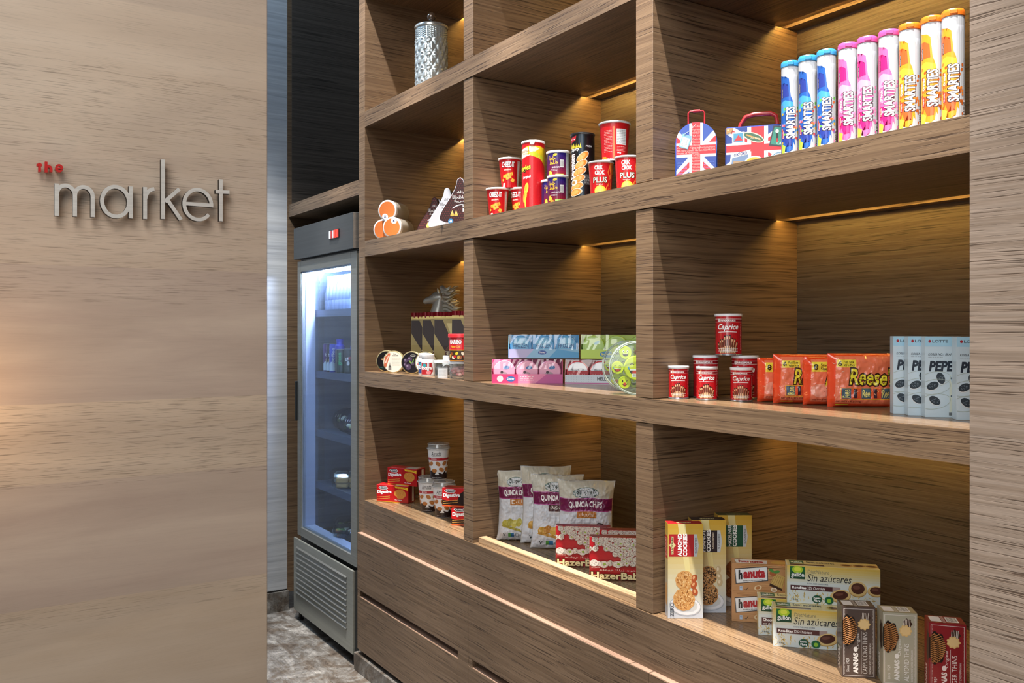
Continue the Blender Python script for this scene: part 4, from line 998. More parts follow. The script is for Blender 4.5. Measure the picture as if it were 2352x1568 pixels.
for i in range(34):
    f = i / 33; bxp, bz = .006 + .012 * math.sin(f * 3), .368 - f * .165; y0 = rn.uniform(-.05, .01); L_ = rn.uniform(.05, .095) * (1 - .25 * abs(f - .5)); up = .7 - f * 1.1; ph = rn.uniform(0, 3)
    P = [(bxp + L_ * s, y0 * (1 + s * .6) + .006 * math.sin(s * 5 + ph), bz + L_ * up * s * .8 + .009 * math.sin(s * 6 + ph) - .02 * s * s) for s in (0, .2, .4, .6, .8, 1)]
    tube(bm, P, [.008, .0095, .0085, .0065, .0045, .0008], 6)
obj('mane', bm, mat('#d8d6cb', .3, .5), t, 1.2)

# gum tubs, gummy tubs
def jar(name, label, x, y, r, h, col, lidc, art, hd=0, z=ZC_, neck=True):
    t = thing(name, label, 'sweet tub', (x, y, z), face_cam(x, y) + hd, 'small tubs by the upright')
    bm = bmesh.new(); lathe(bm, [(r * .94, 0), (r, .003), (r, h * .72), (r * .93, h * .78), (r * .9, h * .80)] if neck else [(r * .9, 0), (r * .93, .002), (r, h * .86)], 32); obj('tub_body', bm, col if not isinstance(col, str) else mat(col, .3, 0, .3), t, .6)
    bm = bmesh.new(); lathe(bm, [(r * .93, h * .79), (r * .95, h * .80), (r * .95, h), (r * .9, h + .001)] if neck else [(r * 1.0, h * .86), (r * 1.05, h * .865), (r * 1.05, h * .985), (r * 1.0, h)], 32); obj('lid', bm, mat(lidc, .35, 0, .2), t, .6)
    if art: art.build('printed_wrap', t, m_cyl(r, art.W / 100), sub=(12, 0))
    return t


def gum(c):
    a = Art(7.5, 6.2); a.rect(.3, .7, 7.2, 5.4, c); a.rect(3.4, .9, 4.2, 5.2, '#e6e8ec' if c != '#b5262c' else '#c9ced4'); a.txt('Extra', .8, 2.6, 5.4, 4.0, '#ffffff', .04); a.ell(2.2, 4.4, .9, .7, '#3aa0a8'); a.poly([(5.4, 5.4), (7.2, 5.4), (7.2, .7), (5.0, .7), (6.0, 2)], '#f0f0f2'); a.ell(4.0, 1.5, 1.0, .7, '#e88a92' if c == '#b5262c' else '#3f6ab8'); return a


jar('gum_tub', 'white chewing gum tub with blue label, the left one', -3.228, .082, .026, .088, '#eef0f2', '#f2f2f4', gum('#24407e'))
jar('gum_tub', 'white chewing gum tub with red label, in front', -3.142, .052, .027, .086, '#f2f2f4', '#f4f4f6', gum('#b5262c'))
jar('gum_tub', 'plain white lidded tub behind the clear sweet tubs', -3.080, .118, .030, .082, '#e6e8ea', '#eceef0', None)
CT = clear('tub_plastic', '#f0f4f4', .2, .10)
for nm, lb, x, y, c1, c2, r in (('sweets_tub', 'clear tub of grey wrapped mints with a white lid', -2.982, .036, '#b9b8b4', '#8d8c90', .036), ('sweets_tub', 'clear tub of pink jelly sweets with a white lid, under the red gummy tub', -2.874, .046, '#e88a8e', '#f0b4b2', .040)):
    t = jar(nm, lb, x, y, r, .068, CT, '#eceef0', None, 0, ZC_, False)
    bm = bmesh.new(); rn = random.Random(int(r * 1e4))
    for q in range(38):
        a_ = rn.uniform(0, 6.28); rr = (r * .93 - .010) * rn.random() ** .5; ball(bm, (rr * math.cos(a_), rr * math.sin(a_), .011 + rn.random() * .036), .0085, 1.1, 1.1, .75, 8, q % 2)
    obj('sweets', bm, [mat(c1, .3), mat(c2, .3)], t, 1)['kind'] = 'stuff'
    if c1 == '#b9b8b4':
        a = Art(4, 4, '#d4d6d8'); a.frame(.2, .2, 3.8, 3.8, .12, '#8d9096'); a.lines(.6, .8, 3.4, 3.2, 5, '#8d9096', .1); a.build('paper_label', t, m_cyl(r + .001, .04, -8), sub=(8, 0), clip=(0, 0, .04, .04))
a = Art(11.5, 8.6, '#c8202a'); a.rect(0, 0, 11.5, 4.1, '#3a2a1c'); a.rect(0, 0, 11.5, .3, '#d88a2a'); a.rect(0, 4.0, 11.5, 4.3, '#e8a02c')
a.otxt('HARIBO', .6, 6.4, 5.6, 8.0, '#ffffff', '#3a0c10', .03, .06); a.txt('Happy Cola', 1.2, 4.8, 5.2, 5.9, '#f0b43c', .02)
for q in range(14): a.ell(.8 + q * .75, 2.0 + .9 * math.sin(q * 2), .55, .7, ('#c8a03a', '#8a4a22', '#e0d0b8', '#b5262c', '#e6c62c')[q % 5], 30 * q, 8)
t = jar('gummy_tub', 'red round gummy tub with a red lid stacked on the pink sweets', -2.872, .050, .047, .102, '#c8202a', '#d8323a', a, 4, ZC_ + .0688, False)

# ---- shrink-wrapped trays of round tins ----
def tray(label, pos, z, head, c0, c1, discc, art, lip, discword, w=.245, hd=.083, d=.075, nd=3, discart=None):
    x, y = corner(pos, w, d, head); t = thing('tin_tray', label, 'tray of tins', (x, y, z), head, 'wrapped display trays of round tins')
    bm = bmesh.new(); bx(bm, -w / 2, w / 2, -d / 2, -d / 2 + .0015, 0, .032); bx(bm, -w / 2, w / 2, d / 2 - .0015, d / 2, 0, hd * .98); bx(bm, -w / 2, w / 2, -d / 2, d / 2, 0, .0015)
    for s in (-1, 1): prism(bm, [(-d / 2, 0), (-d / 2, .032), (-d / 2 + .018, hd * .98), (d / 2, hd * .98), (d / 2, 0)], s * w / 2 - .001, s * w / 2 + .0005, 'x')
    obj('card_tray', bm, mat(c0, .4, 0, .3), t)
    lipart = Art(w * 100, 3.2, lip); art(lipart); lipart.build('printed_lip', t, lambda u, v, q: (u - w / 2, -d / 2 - q - .0002, v))
    r = .0385
    for k in range(nd):
        cx = -w / 2 + .042 + k * .0795
        bm = bmesh.new(); lathe(bm, [(r * .95, -.0), (r, .002), (r, .012), (r * .97, .014), (r * .97, .05)], 36, axis='y', c=(cx, -d / 2 + .012, r + .002)); q_ = obj('round_tin', bm, mat(discc, .25, .1, .5), t, .7)
        a = Art(7.7, 7.7); a.ell(3.85, 3.85, 3.5, 3.5, c1, 0, 30); discart(a) if discart else None; a.build('printed_lid', q_, lambda u, v, q, cx=cx: (cx - r + u, -d / 2 + .0118 - q, .002 + v))
    # cling wrap drawn over the tins
    bm = bmesh.new(); N = 26; g = []
    for i in range(N + 1):
        row = []
        for j, (yy, zz) in enumerate(((-d / 2 - .001, .030), (-d / 2 + .004, .05), (-d / 2 + .010, hd * .8), (-d / 2 + .016, hd), (0, hd + .001), (d / 2 - .004, hd))):
            xx = -w / 2 + w * i / N; row.append(bm.verts.new((xx, yy + .0015 * noise.noise(Vector((xx * 90, zz * 90, head))), zz + .002 * noise.noise(Vector((xx * 70, zz * 80, 3 + head))))))
        g.append(row)
    for i in range(N):
        for j in range(5): bm.faces.new((g[i][j], g[i + 1][j], g[i + 1][j + 1], g[i][j + 1]))
    obj('cling_wrap', bm, clear('cling_wrap', '#ffffff', .10), t)
    return t


def pinklip(a):
    a.rect(0, 0, 9, 3.2, '#d43a78'); a.rect(9, 0, 24.5, 3.2, '#e68ab4'); a.poly([(15, 0), (24.5, 0), (24.5, 3.2), (19, 3.2)], '#c860a0'); a.ell(6.5, 1.5, 1.6, .95, '#3c6ab0'); a.txt('Disney', 5.3, 1.0, 7.7, 2.0, '#ffffff', .02); a.lines(9.8, .8, 14.4, 2.6, 3, '#f6d8e6', .28); a.ell(2.8, 1.6, 1.1, 1.1, '#f2d6e0')


def bluelip(a): a.poly([(0, 0), (6, 0), (9, 3.2), (0, 3.2)], '#b9b8e2'); a.poly([(14, 0), (24.5, 0), (24.5, 2.0), (17, 3.2)], '#5aa4d8'); a.ell(11.8, 2.0, 1.5, .75, '#3c5aa8'); a.txt('Disney', 10.7, 1.6, 12.9, 2.4, '#ffffff', .01)
def greenlip(a): a.ell(9, 1.5, 2.6, 1.1, '#3f8ac0'); a.txt('SpongeBob', 7.0, 1.0, 11.0, 2.0, '#e8e44a', .03)


def kittylip(a):
    a.k += 1
    for i in range(30):
        for j in range(3): a.ell(.5 + i * .85, .9 + j * .75, .07, .07, '#3a2a34', 0, 5, False)
    a.rect(0, .2, 24.5, .5, '#b5428a'); a.rect(10.0, .7, 20.5, 2.9, '#cfdbe8'); a.txt('HELLO KITTY', 11.0, 1.2, 19.6, 2.5, '#22181c', .03)


def frozen(a): a.ell(3.85, 4.2, 2.8, 2.8, '#6ab4de'); a.k += 1; [a.line([(3.85, 4.2), (3.85 + 2.6 * math.cos(q), 4.2 + 2.6 * math.sin(q))], .12, '#a8dcf0') for q in (.3, .9, 1.57, 2.2, 2.8)]; a.txt('FROZEN', 1.1, 3.4, 6.6, 4.9, '#2c5c98', .02)
def pinkd(a): a.ell(4.6, 5.2, 1.1, .65, '#4a7cb8', 10); a.poly(ellp(3.6, 2.6, 1.5, 1.2), '#b8a4b0'); a.ell(3.0, 3.6, .5, .5, '#4c3c48')
def kitty(a): a.rect(.5, .3, 7.2, 3.9, '#b5202e'); a.poly(ellp(3.85, 3.85, 3.45, 3.45, 0, 30, 8, 172), '#dfe4ee'); a.txt('HELLO KITTY', 1.6, 4.3, 6.1, 5.1, '#22181c', .02); a.k += 1; [a.ell(1.2 + (k % 7) * .85, .9 + (k // 7) * .75, .1, .1, '#f0d8d8', 0, 5, False) for k in range(28)]
def green(a): a.ell(3.85, 3.85, 2.9, 2.9, '#b4da6a'); a.ell(5.0, 5.2, 1.0, .5, '#58b0c0', 30)


tray('pink wrapped tray of three round tins, at the lower left of the stack', (-2.586, .010), ZC_, 55, '#e05a94', '#eeb4d2', '#f0a0c4', pinklip, '#e68ab4', 'x', discart=pinkd)
tray('red and white wrapped tray of round tins at the lower right of the stack', (-2.412, .196), ZC_, 47, '#b5202e', '#b5202e', '#c8323c', kittylip, '#cfdbe8', 'x', discart=kitty)
tray('blue wrapped tray of three round tins on top of the pink one', (-2.573, .070), ZC_ + .0865, 53, '#5aa8dc', '#4a9cd4', '#3f94d0', bluelip, '#8fc0e4', 'x', discart=frozen)
tray('green wrapped tray of round tins on top of the red and white one', (-2.393, .250), ZC_ + .0865, 47, '#b4d44a', '#a8d05c', '#a4cc50', greenlip, '#bcdc5c', 'x', discart=green)

# ---- clear drums of smiley tins ----
YEL = '#d3df22'


def smiley(a, R_, k):
    c = R_
    a.ell(c, c, R_ * .97, R_ * .97, YEL, 0, 26)
    if k % 3 == 0:
        a.poly(ellp(c, c - .1 * R_, R_ * .6, R_ * .55, 0, 20, 180, 360), '#2c1a14'); a.poly(ellp(c, c - .36 * R_, R_ * .34, R_ * .24, 0, 14), '#d8342c'); a.rect(c - .55 * R_, c - .2 * R_, c + .55 * R_, c - .08 * R_, '#ffffff')
        for s in (-1, 1): a.ring(c + s * .36 * R_, c + .22 * R_, .2 * R_, .18 * R_, .07 * R_, '#2c1a14', 0, 12, 20, 160)
        a.poly([(c - .75 * R_, c - .1 * R_), (c - .55 * R_, c - .15 * R_), (c - .62 * R_, c + .2 * R_)], '#4a9cd0')
    elif k % 3 == 1:
        a.ell(c - .35 * R_, c + .2 * R_, .12 * R_, .2 * R_, '#2c1a14'); a.line([(c + .2 * R_, c + .2 * R_), (c + .5 * R_, c + .3 * R_)], .1 * R_, '#2c1a14'); a.poly(ellp(c, c - .35 * R_, R_ * .28, R_ * .35), '#d8342c'); a.ring(c, c - .1 * R_, .5 * R_, .4 * R_, .1 * R_, '#2c1a14', 0, 14, 190, 350)
    else:
        for s in (-1, 1): a.ell(c + s * .33 * R_, c + .22 * R_, .16 * R_, .2 * R_, '#ffffff'); a.ell(c + s * .33 * R_, c + .2 * R_, .08 * R_, .11 * R_, '#2c1a14')
        a.poly(ellp(c, c - .1 * R_, R_ * .5, R_ * .5, 0, 16, 180, 360), '#2c1a14'); a.rect(c - .42 * R_, c - .22 * R_, c + .42 * R_, c - .1 * R_, '#ffffff')


def drum(label, x, y, hd):
    t = thing('smiley_drum', label, 'clear drum of tins', (x, y, ZC_), hd, 'clear drums of smiley tins'); Rr = .076
    bm = bmesh.new(); lathe(bm, [(Rr * .90, -.03), (Rr * .97, -.028), (Rr, -.022), (Rr, .03), (Rr * .95, .034)], 48, axis='y', c=(0, 0, Rr)); obj('drum_shell', bm, clear('drum_plastic', '#eef6f0', .14, .05, '#dfe8d8'), t, .7)
    bm = bmesh.new()
    for yy in (-.022, -.0295, .030):
        tube(bm, [(Rr * (1.0 if yy > -.025 else .95) * math.cos(q * math.pi / 20), yy, Rr + Rr * (1.0 if yy > -.025 else .95) * math.sin(q * math.pi / 20)) for q in range(41)], .0011, 6)
    obj('rim_rings', bm, mat('#b9c6c0', .15, .1, 1), t, 1)
    k = 0
    for cx, cz, r in [(0, 0, .036)] + [(.053 * math.cos(R(q)), .053 * math.sin(R(q)), .0185) for q in (62, 125, 180, 232, 292, 350, 22)]:
        bm = bmesh.new(); yy = -.012 if r > .03 else -.004; lathe(bm, [(r * .93, yy), (r, yy + .003), (r, yy + .010), (r * .95, yy + .013)], 28, axis='y', c=(cx, 0, Rr + cz)); q_ = obj('smiley_tin', bm, mat('#b9cc1c', .3, 0, .4), t, .7)
        a = Art(r * 200, r * 200); smiley(a, r * 100 * .94, k); a.bars(r * 60, r * 22, r * 150, r * 50) if r > .03 else None
        a.build('printed_face', q_, lambda u, v, q, cx=cx, cz=cz, r=r, yy=yy, k=k: (cx + (u - r * .94), yy - .0002 - q, Rr + cz - r * .94 + v)); k += 1
    return t


drum('clear round drum of yellow smiley tins, in front of the trays', -2.052, .166, 48)
drum('clear round drum of yellow smiley tins, mostly behind the upright', -1.912, .078, 52)

# ---- wafer-stick tins ----
def art_cap(W, H):
    a = Art(W, H, '#b8141f'); k = H / 10.
    a.rect(0, H - 1.55 * k, W, H - 1.45 * k, '#e8d8d8'); a.rect(0, H - .75 * k, W, H - .65 * k, '#e8d8d8'); a.rect(0, H - 1.45 * k, W, H - .75 * k, '#8f0f1a')
    a.ell(W * .22, H - 1.1 * k, .42 * k, .5 * k, '#e6dcdc'); a.txt('PAPADOPOULOS', W * .28, H - 1.35 * k, W * .70, H - .87 * k, '#ffffff', .03)
    a.otxt('Caprice', W * .15, H - 4.0 * k, W * .76, H - 2.0 * k, '#ffffff', '#8f0f1a', .02, .04, shear=.1); a.line([(W * .2, H - 4.25 * k), (W * .5, H - 4.1 * k), (W * .74, H - 4.2 * k)], .14 * k, '#ffffff')
    for i in range(9):
        x = W * (.20 + i * .068); top = H * (.50 - .05 * abs(i - 4.2) + .03 * (i % 2)); bx_ = W * (.5 + (x / W - .5) * .72)
        a.line([(bx_, .2 * k), (x, top)], W * .052, '#e2b48a'); a.line([(bx_ + .02 * W, .2 * k), (x + .014 * W, top)], W * .018, '#5a2a1c'); a.ell(x, top, W * .026, .2 * k, '#3a1810')
        a.line([((x + bx_) / 2, top * .45), (x, top * .8)], W * .04, '#6a3222')
    for y in (.7, 1.3): a.rect(W * .2, y * k, W * .76, (y + .09) * k, '#eeeeee')
    a.txt('HAZELNUT', W * .32, .85 * k, W * .64, 1.15 * k, '#ffffff', .02); a.txt('Caprice Caprice', W * .86, H * .1, W * .9, H * .8, '#e8b8b8', .01, rot=90); return a


def capt(label, x, y, z, r, h, hd=0, grp='wafer-stick tins'):
    t = thing('wafer_stick_tin', label, 'wafer tin', (x, y, z), face_cam(x, y) + hd, grp)
    bm = bmesh.new(); lathe(bm, [(r * .95, 0), (r * 1.01, .001), (r * 1.01, .003), (r * .985, .004)], 36); obj('base_rim', bm, mat('#b9bcc0', .25, .8), t, .6)
    bm = bmesh.new(); lathe(bm, [(r * .985, .003), (r * .985, h - .006)], 36); obj('tin_body', bm, mat('#a8121c', .22, 0, .7), t, .6)
    bm = bmesh.new(); lathe(bm, [(r * 1.02, h - .007), (r * 1.04, h - .006), (r * 1.04, h - .001), (r * 1.01, h)], 36); obj('lid', bm, mat('#e6eaf0', .3, 0, .3), t, .6)
    W = r * 100 * 2.7; art_cap(W, (h - .0115) * 100).build('printed_wrap', t, lambda u, v, q, g=m_cyl(r * .987, W / 100): (lambda p: (p[0], p[1], p[2] + .0045))(g(u, v, q)), sub=(16, 0), rough=.22, coat=.7)


capt('small red wafer-stick tin at the far left, alone beside the upright', -1.735, .074, ZC_, .0272, .088)
capt('small red wafer-stick tin in front of the rear left tall one', -1.661, .105, ZC_, .0278, .088, 0)
capt('small red wafer-stick tin in front of the rear right tall one', -1.583, .151, ZC_, .0285, .088, 0)
capt('rear left tall red wafer-stick tin, carrying the top tin', -1.720, .162, ZC_, .0345, .116)
capt('rear right tall red wafer-stick tin, carrying the top tin', -1.640, .228, ZC_, .0355, .116)
capt('tall red wafer-stick tin balanced on top of the two rear ones', -1.664, .190, ZC_ + .1165, .0355, .112)

# ---- orange peanut-butter-cup packs ----
def pillow(nm, parent, w, h, t_, m, seed=0, nx=44, nz=34, wr=.0016, pinch=0.0):
    def xz(u, v):
        s_ = v / h; c = u / w - .5; k = 1 - pinch * math.sin(math.pi * min(1, max(0, s_ * .95))) ** .8 + pinch * .25 * noise.noise(Vector((seed, s_ * 3, 0)))
        z = v + pinch * h * (.16 * noise.noise(Vector((u * 14, seed, v * 6))) * (s_ ** 2) + .10 * (2 * c) ** 2 * max(0, s_ - .8) * 5 - .05 * noise.noise(Vector((u * 18, seed + 3, 0))) * (1 - s_))
        return c * w * k + pinch * .05 * w * math.sin(s_ * 4 + seed), max(z, 0)
    def y(u, v):
        su = min(u, w - u) / (w * .5); sv = min(v, h - v) / (h * .5); f = (1 - (1 - min(1, su * 2.2)) ** 2.4) * (1 - (1 - min(1, sv * 2.6)) ** 2.2)
        return -t_ / 2 * max(f, 0) - wr * (noise.noise(Vector((u * 55, v * 55, seed))) + .6 * noise.noise(Vector((u * 130, v * 110, seed + 5))))
    bm = bmesh.new(); G = {}
    for s in (0, 1):
        for i in range(nx + 1):
            for j in range(nz + 1):
                u, v = w * i / nx, h * j / nz; yy = y(u, v) if s == 0 else -y(u, v) * .9
                edge = i in (0, nx) or j in (0, nz)
                G[s, i, j] = G[0, i, j] if (s and edge) else bm.verts.new((xz(u, v)[0], yy if not edge else (.003 + pinch * .03) * noise.noise(Vector((u * 40, v * 40, seed))), xz(u, v)[1]))
    for s in (0, 1):
        for i in range(nx):
            for j in range(nz):
                q = [G[s, i, j], G[s, i + 1, j], G[s, i + 1, j + 1], G[s, i, j + 1]]; bm.faces.new(q if s == 0 else q[::-1])
    obj(nm, bm, m, parent, 1.5); return y if not pinch else (y, xz)


FOIL = mat('#e8481c', .28, 0, .6, name='film')


def reese(label, pos, head, w, h, big, seed):
    x, y = corner(pos, w, .035, head); t = thing('sweets_pack', label, 'sweets pack', (x, y, ZC_ + .001), head, 'orange multipacks')
    yf = pillow('film_pack', t, w, h, .036, FOIL, seed, wr=.0022)
    W, H = w * 100, h * 100; a = Art(W, H)
    a.poly([(1.4, .9), (W - 1.2, .7), (W - 1.0, H - .7), (1.6, H - .6)], '#ec7a58')
    if big:
        a.rect(1.8, H - 3.3, 6.2, H - 1.5, '#f0dc48'); a.txt('6', 2.0, H - 3.0, 2.9, H - 1.8, '#1d1510', .03); a.txt('Full Size', 3.3, H - 2.3, 5.7, H - 1.75, '#1d1510', .02); a.txt('Value Pack', 3.3, H - 3.05, 5.9, H - 2.5, '#1d1510', .02)
        a.otxt("Reese's", 4.6, H - 7.4, 15.2, H - 3.4, '#efe23c', '#3a1c10', .02, .09, shear=.05, tilt=-.3); a.poly([(7, H - 8.3), (15.6, H - 8.3), (14.8, H - 9.6), (7.8, H - 9.6)], '#3a1c10'); a.txt('PEANUT BUTTER CUPS', 7.9, H - 9.2, 14.8, H - 8.6, '#f0e28a', .02)
        a.rect(2.6, 1.9, W - 1.4, 4.6, '#e85c34'); a.frame(2.6, 1.9, W - 1.4, 4.6, .12, '#f0c83c')
        for q in range(3): a.rect(2.8 + q * 4.6, 2.1, 5.0 + q * 4.6, 4.5, '#4c6a7c'); a.otxt("Ree", 3.0 + q * 4.6, 2.3, 4.8 + q * 4.6, 4.3, '#efe28c', '#24485c', .03, .08, rot=90 if q == 0 else 0); a.rect(5.6 + q * 4.6, 2.2, 6.4 + q * 4.6, 4.4, '#3a2430')
        a.txt('NET WT 6 x 42 g (252 g)', 1.6, 1.1, 7.4, 1.6, '#5c1c10', .01); a.rect(1.6, .25, 4.6, .7, '#e6e03c')
    else:
        a.rect(1.7, H - 3.6, 6.4, H - 1.2, '#f0dc48'); a.txt('8', 2.1, H - 3.2, 3.2, H - 1.7, '#1d1510', .04); a.txt('Snack', 3.8, H - 2.3, 6.0, H - 1.6, '#1d1510', .02); a.txt('Size', 3.8, H - 3.2, 5.3, H - 2.5, '#1d1510', .02)
        a.otxt('R', 4.6, H - 8.2, 7.4, H - 4.6, '#efe23c', '#3a1c10', .02, .09, shear=.3); a.poly(ellp(3.8, 3.6, 2.3, 1.7), '#f0a088'); a.lines(1.8, .9, 6, 1.6, 2, '#8e2c18', .12)
    rn = random.Random(seed); a.k += 1
    for q in range(16):
        px, py = rn.uniform(1, W - 1), rn.uniform(1, H - 1); an = rn.uniform(0, 3.1); L_ = rn.uniform(.3, 1.0); a.poly([(px, py), (px + L_ * math.cos(an), py + L_ * math.sin(an)), (px + L_ * .5 * math.cos(an + .5), py + L_ * .5 * math.sin(an + .5))], '#f6b8a0', False)
    a.build('printed_front', t, lambda u, v, q: (u - w / 2, yf(u, v) - .0009 - q, v), sub=(int(W * 3), int(H * 3)), clip=(.006, .005, w - .006, h - .005), rough=.25, coat=.6)
    return t


reese('leftmost orange snack-size sweets pack, next to the red tins', (-1.524, .150), 55, .11, .113, False, 11)
reese('second orange sweets pack from the left, a six-bar value pack', (-1.470, .147), 55, .15, .123, True, 23)
reese('smaller orange snack-size pack between the two value packs', (-1.398, .170), 55, .12, .118, False, 37)
reese('large front orange value pack with full lettering, left of the pale blue boxes', (-1.332, .176), 53, .155, .128, True, 41)

# ---- pale blue biscuit-stick boxes ----
def art_pep():
    a = Art(7.4, 17.2, '#c3d6e2'); a.rect(0, 15.0, 7.4, 17.2, '#a4cfe6'); a.ell(1.0, 16.1, .28, .32, '#a82832'); a.txt('LOTTE', 1.5, 15.8, 4.6, 16.4, '#3c4450', .02); a.txt('KOREA NO.1 BRAND', .7, 13.1, 5.9, 13.6, '#4a5560', .02, shear=.02); a.lines(.7, 12.6, 3.6, 12.9, 1, '#8d9aa6', .1)
    a.txt('PEPERO', .8, 9.7, 8.8, 12.0, '#26303e', .05, shear=.04)
    a.rect(4.9, .4, 7.4, 8.9, '#cfd8cc'); a.line([(5.2, 8.8), (6.6, 4.6), (7.0, 3.6), (5.2, .4)], .7, '#bcd2de'); a.k += 1
    for q in range(10): a.ell(5.3 + .3 * (q % 5), 8.3 - q * .75, .18, .22, '#5c6f80', 0, 8, False)
    for x, y, r_ in ((3.2, 8.3, -70), (1.6, 6.7, 25), (2.0, 3.6, -35)):
        a.ring(2.0, y - .2, 3.2, 1.6, .08, '#aab8ae', 10); a.ell(x, y - .12, 1.25, .8, '#e8ecec', r_); a.ell(x, y, 1.25, .8, '#2e3a44', r_); rn = random.Random(int(x * 9)); a.k += 1
        for q in range(18): t_ = rn.uniform(0, 6.28); s = rn.random() ** .5 * .8; a.ell(x + s * 1.0 * math.cos(t_), y + s * .6 * math.sin(t_), .09, .06, '#7b8a96', 0, 5, False)
    a.rect(4.8, .5, 7.4, 1.1, '#6c7478'); a.txt('NET', 5.8, .6, 6.8, 1.0, '#e8e8e8', .02); a.rect(5.6, 1.1, 7.4, 1.6, '#2c3448'); return a


P_ = [((-1.153, .158), 'leftmost of the four pale blue biscuit boxes'), ((-1.1125, .149), 'second from left of the four pale blue biscuit boxes'), ((-1.071, .145), 'third from left, widest showing of the four pale blue biscuit boxes'), ((-1.003, .146), 'rightmost of the four pale blue biscuit boxes, cut by the right wall')]
first = None
for p, lb in P_:
    x, y = corner(p, .072, .028, 48)
    if first: dup(first, (x, y, ZC_), 48, lb)
    else:
        first = carton('biscuit_box', lb, 'biscuit box', p, ZC_, 48, .072, .171, .028, '#c3d6e2', '#b4cad8', '#a4cfe6', 'pale blue biscuit-stick boxes'); art_pep().build('printed_front', first, m_front(.074, .028), clip=(.001, .001, .073, .1705))

# ======================= LOWER SHELF =======================
def art_dig(dark=False):
    a = Art(16, 7.5, '#c4161c')
    if dark: a.poly([(0, 0), (16, 0), (16, 3.6), (9, 3.6), (4, 2.2), (0, 2.6)], '#2e1610'); a.ell(11.6, 3.4, 4.6, 3.4, '#1f0f0c'); a.rect(0, 0, 16, .6, '#e05a28')
    else: a.rect(0, 0, 16, .35, '#e6b02c'); a.poly([(7.5, 7.5), (8.5, 3), (12, 0), (16, 0), (16, 7.5)], '#b41016')
    a.poly([(9.2, 7.2), (15.6, 6.9), (15.6, 5.6), (13.5, 6.2), (9.6, 6.4)], '#efc22c'); a.txt('SOURCE OF FIBRE', 10.4, 6.45, 14.6, 6.85, '#5a3a0c', .02)
    a.poly([(1.1, 6.2), (2.1, 5.5), (5.0, 5.5), (6.0, 6.2), (5.0, 6.9), (2.1, 6.9)], '#ffffff'); a.poly([(1.4, 6.2), (2.2, 5.65), (4.9, 5.65), (5.7, 6.2), (4.9, 6.75), (2.2, 6.75)], '#1c2430'); a.txt("McVITIE'S", 2.0, 5.9, 5.1, 6.5, '#ffffff', .04)
    a.otxt('Digestive', .6, 3.2, 7.6, 5.1, '#ffffff', '#6a0c10', .05, .05, tilt=.4)
    if dark: blob(a, 12.2, 3.5, 2.6, 20, '#9a6a4a', ['#3a1c14', '#c8a078'], 4, 2.1, 20, .02); a.txt('Dark', 10.6, .9, 13.4, 2.1, '#f0e8e0', .02)
    else: blob(a, 11.8, 3.9, 2.9, 24, '#d08a3c', ['#b8702c', '#e0a458'], 4, 2.1, 26, .01, .05); a.poly([(8.8, 3.4), (9.2, 1.9), (10.6, 1.4), (10.2, 2.6)], '#b41016'); a.txt('The Original', 9.2, .9, 12.8, 1.5, '#ffffff', .01)
    a.k += 1
    for s in range(2):
        for q in range(16): a.ell(.8 + q * .38, 1.1 + s * .85 + .05 * q, .34, .13, '#e8b050', 24 if q % 2 else -10, 8, False)
    return a


def dig(label, p, z, hd, dark=False, w=.158, h=.0755, d=.062):
    t = carton('biscuit_carton', label, 'biscuit carton', p, z, hd, w, h, d, '#c4161c', '#7c1014', '#a81418', 'red digestive biscuit cartons'); art_dig(dark).build('printed_front', t, m_front(.16, d), clip=(.002, .001, .158, min(.0745, h - .001)))
    a = Art(6.2, 7.5); a.rect(3.6, .5, 5.2, 7.0, '#e4dccb' if not dark else '#a03a20'); a.lines(3.8, .8, 5.0, 6.8, 10, '#6c5c4c', .1); a.build('printed_side', t, m_right(w, d)); a = Art(15.8, 6.2); a.rect(9, .8, 14.5, 5.4, '#cfc8ba'); a.lines(9.4, 1.2, 14, 5, 6, '#6c5c4c', .12); a.build('printed_top', t, m_top(w, d, h)); return t


dig('lower red digestive carton at the left end of the compartment', (-3.594, .032), ZD, 36)
dig('red digestive carton stacked across the leftmost one', (-3.575, .076), ZD + .0758, 29, d=.066)
dig('dark chocolate digestive carton on top, beside the upright', (-3.036, .062), ZD + .0685, 40, True, .15, .074, .055)
dig('dark chocolate digestive carton at the bottom, beside the upright', (-2.990, .078), ZD, 40, True, .15, .068, .06)


def art_am():
    a = Art(12, 12.2, '#e6e4e2'); a.rect(0, 7.8, 12, 8.9, '#b5202a'); a.txt('MOOD', 3.2, 8.0, 5.6, 8.7, '#f2dada', .02); a.txt('Amada', 3.2, 9.6, 7.4, 11.4, '#1c1a1a', .0, shear=.06, tilt=.3); a.line([(3.8, 9.4), (7.4, 9.7)], .1, '#1c1a1a')
    P = [(0, 0), (12, 0), (12, 2.6), (11, 3.2), (10, 2.4), (9, 3.4), (8, 2.2), (6.6, 2.8), (5.2, 1.8), (4, 3.0), (3.2, 3.6), (2.2, 2.4), (1, 3.2), (0, 2.6)]; a.poly(P, '#241412')
    for x, y, r_ in ((3.0, 6.4, 30), (6.2, 6.4, -40), (9.0, 6.6, 40), (.8, 6.2, 10), (11.4, 6.4, 10), (4.6, 3.6, 0), (7.6, 4.0, -30), (10.2, 4.2, 20), (1.6, 3.9, 30)):
        a.ell(x, y, 1.15, .8, '#b8743a', r_); a.k += 1; rn = random.Random(int(x * 10)); [a.ell(x + rn.uniform(-.8, .8), y + rn.uniform(-.45, .45), .13, .1, ('#7a4420', '#d89a5c')[q % 2], 0, 5, False) for q in range(9)]
    a.poly([(4.8, 2.0), (5.8, 3.4), (6.6, 2.0)], '#e6e4e2'); a.lines(3.4, .5, 7.6, .9, 1, '#d8d0cc', .12); return a


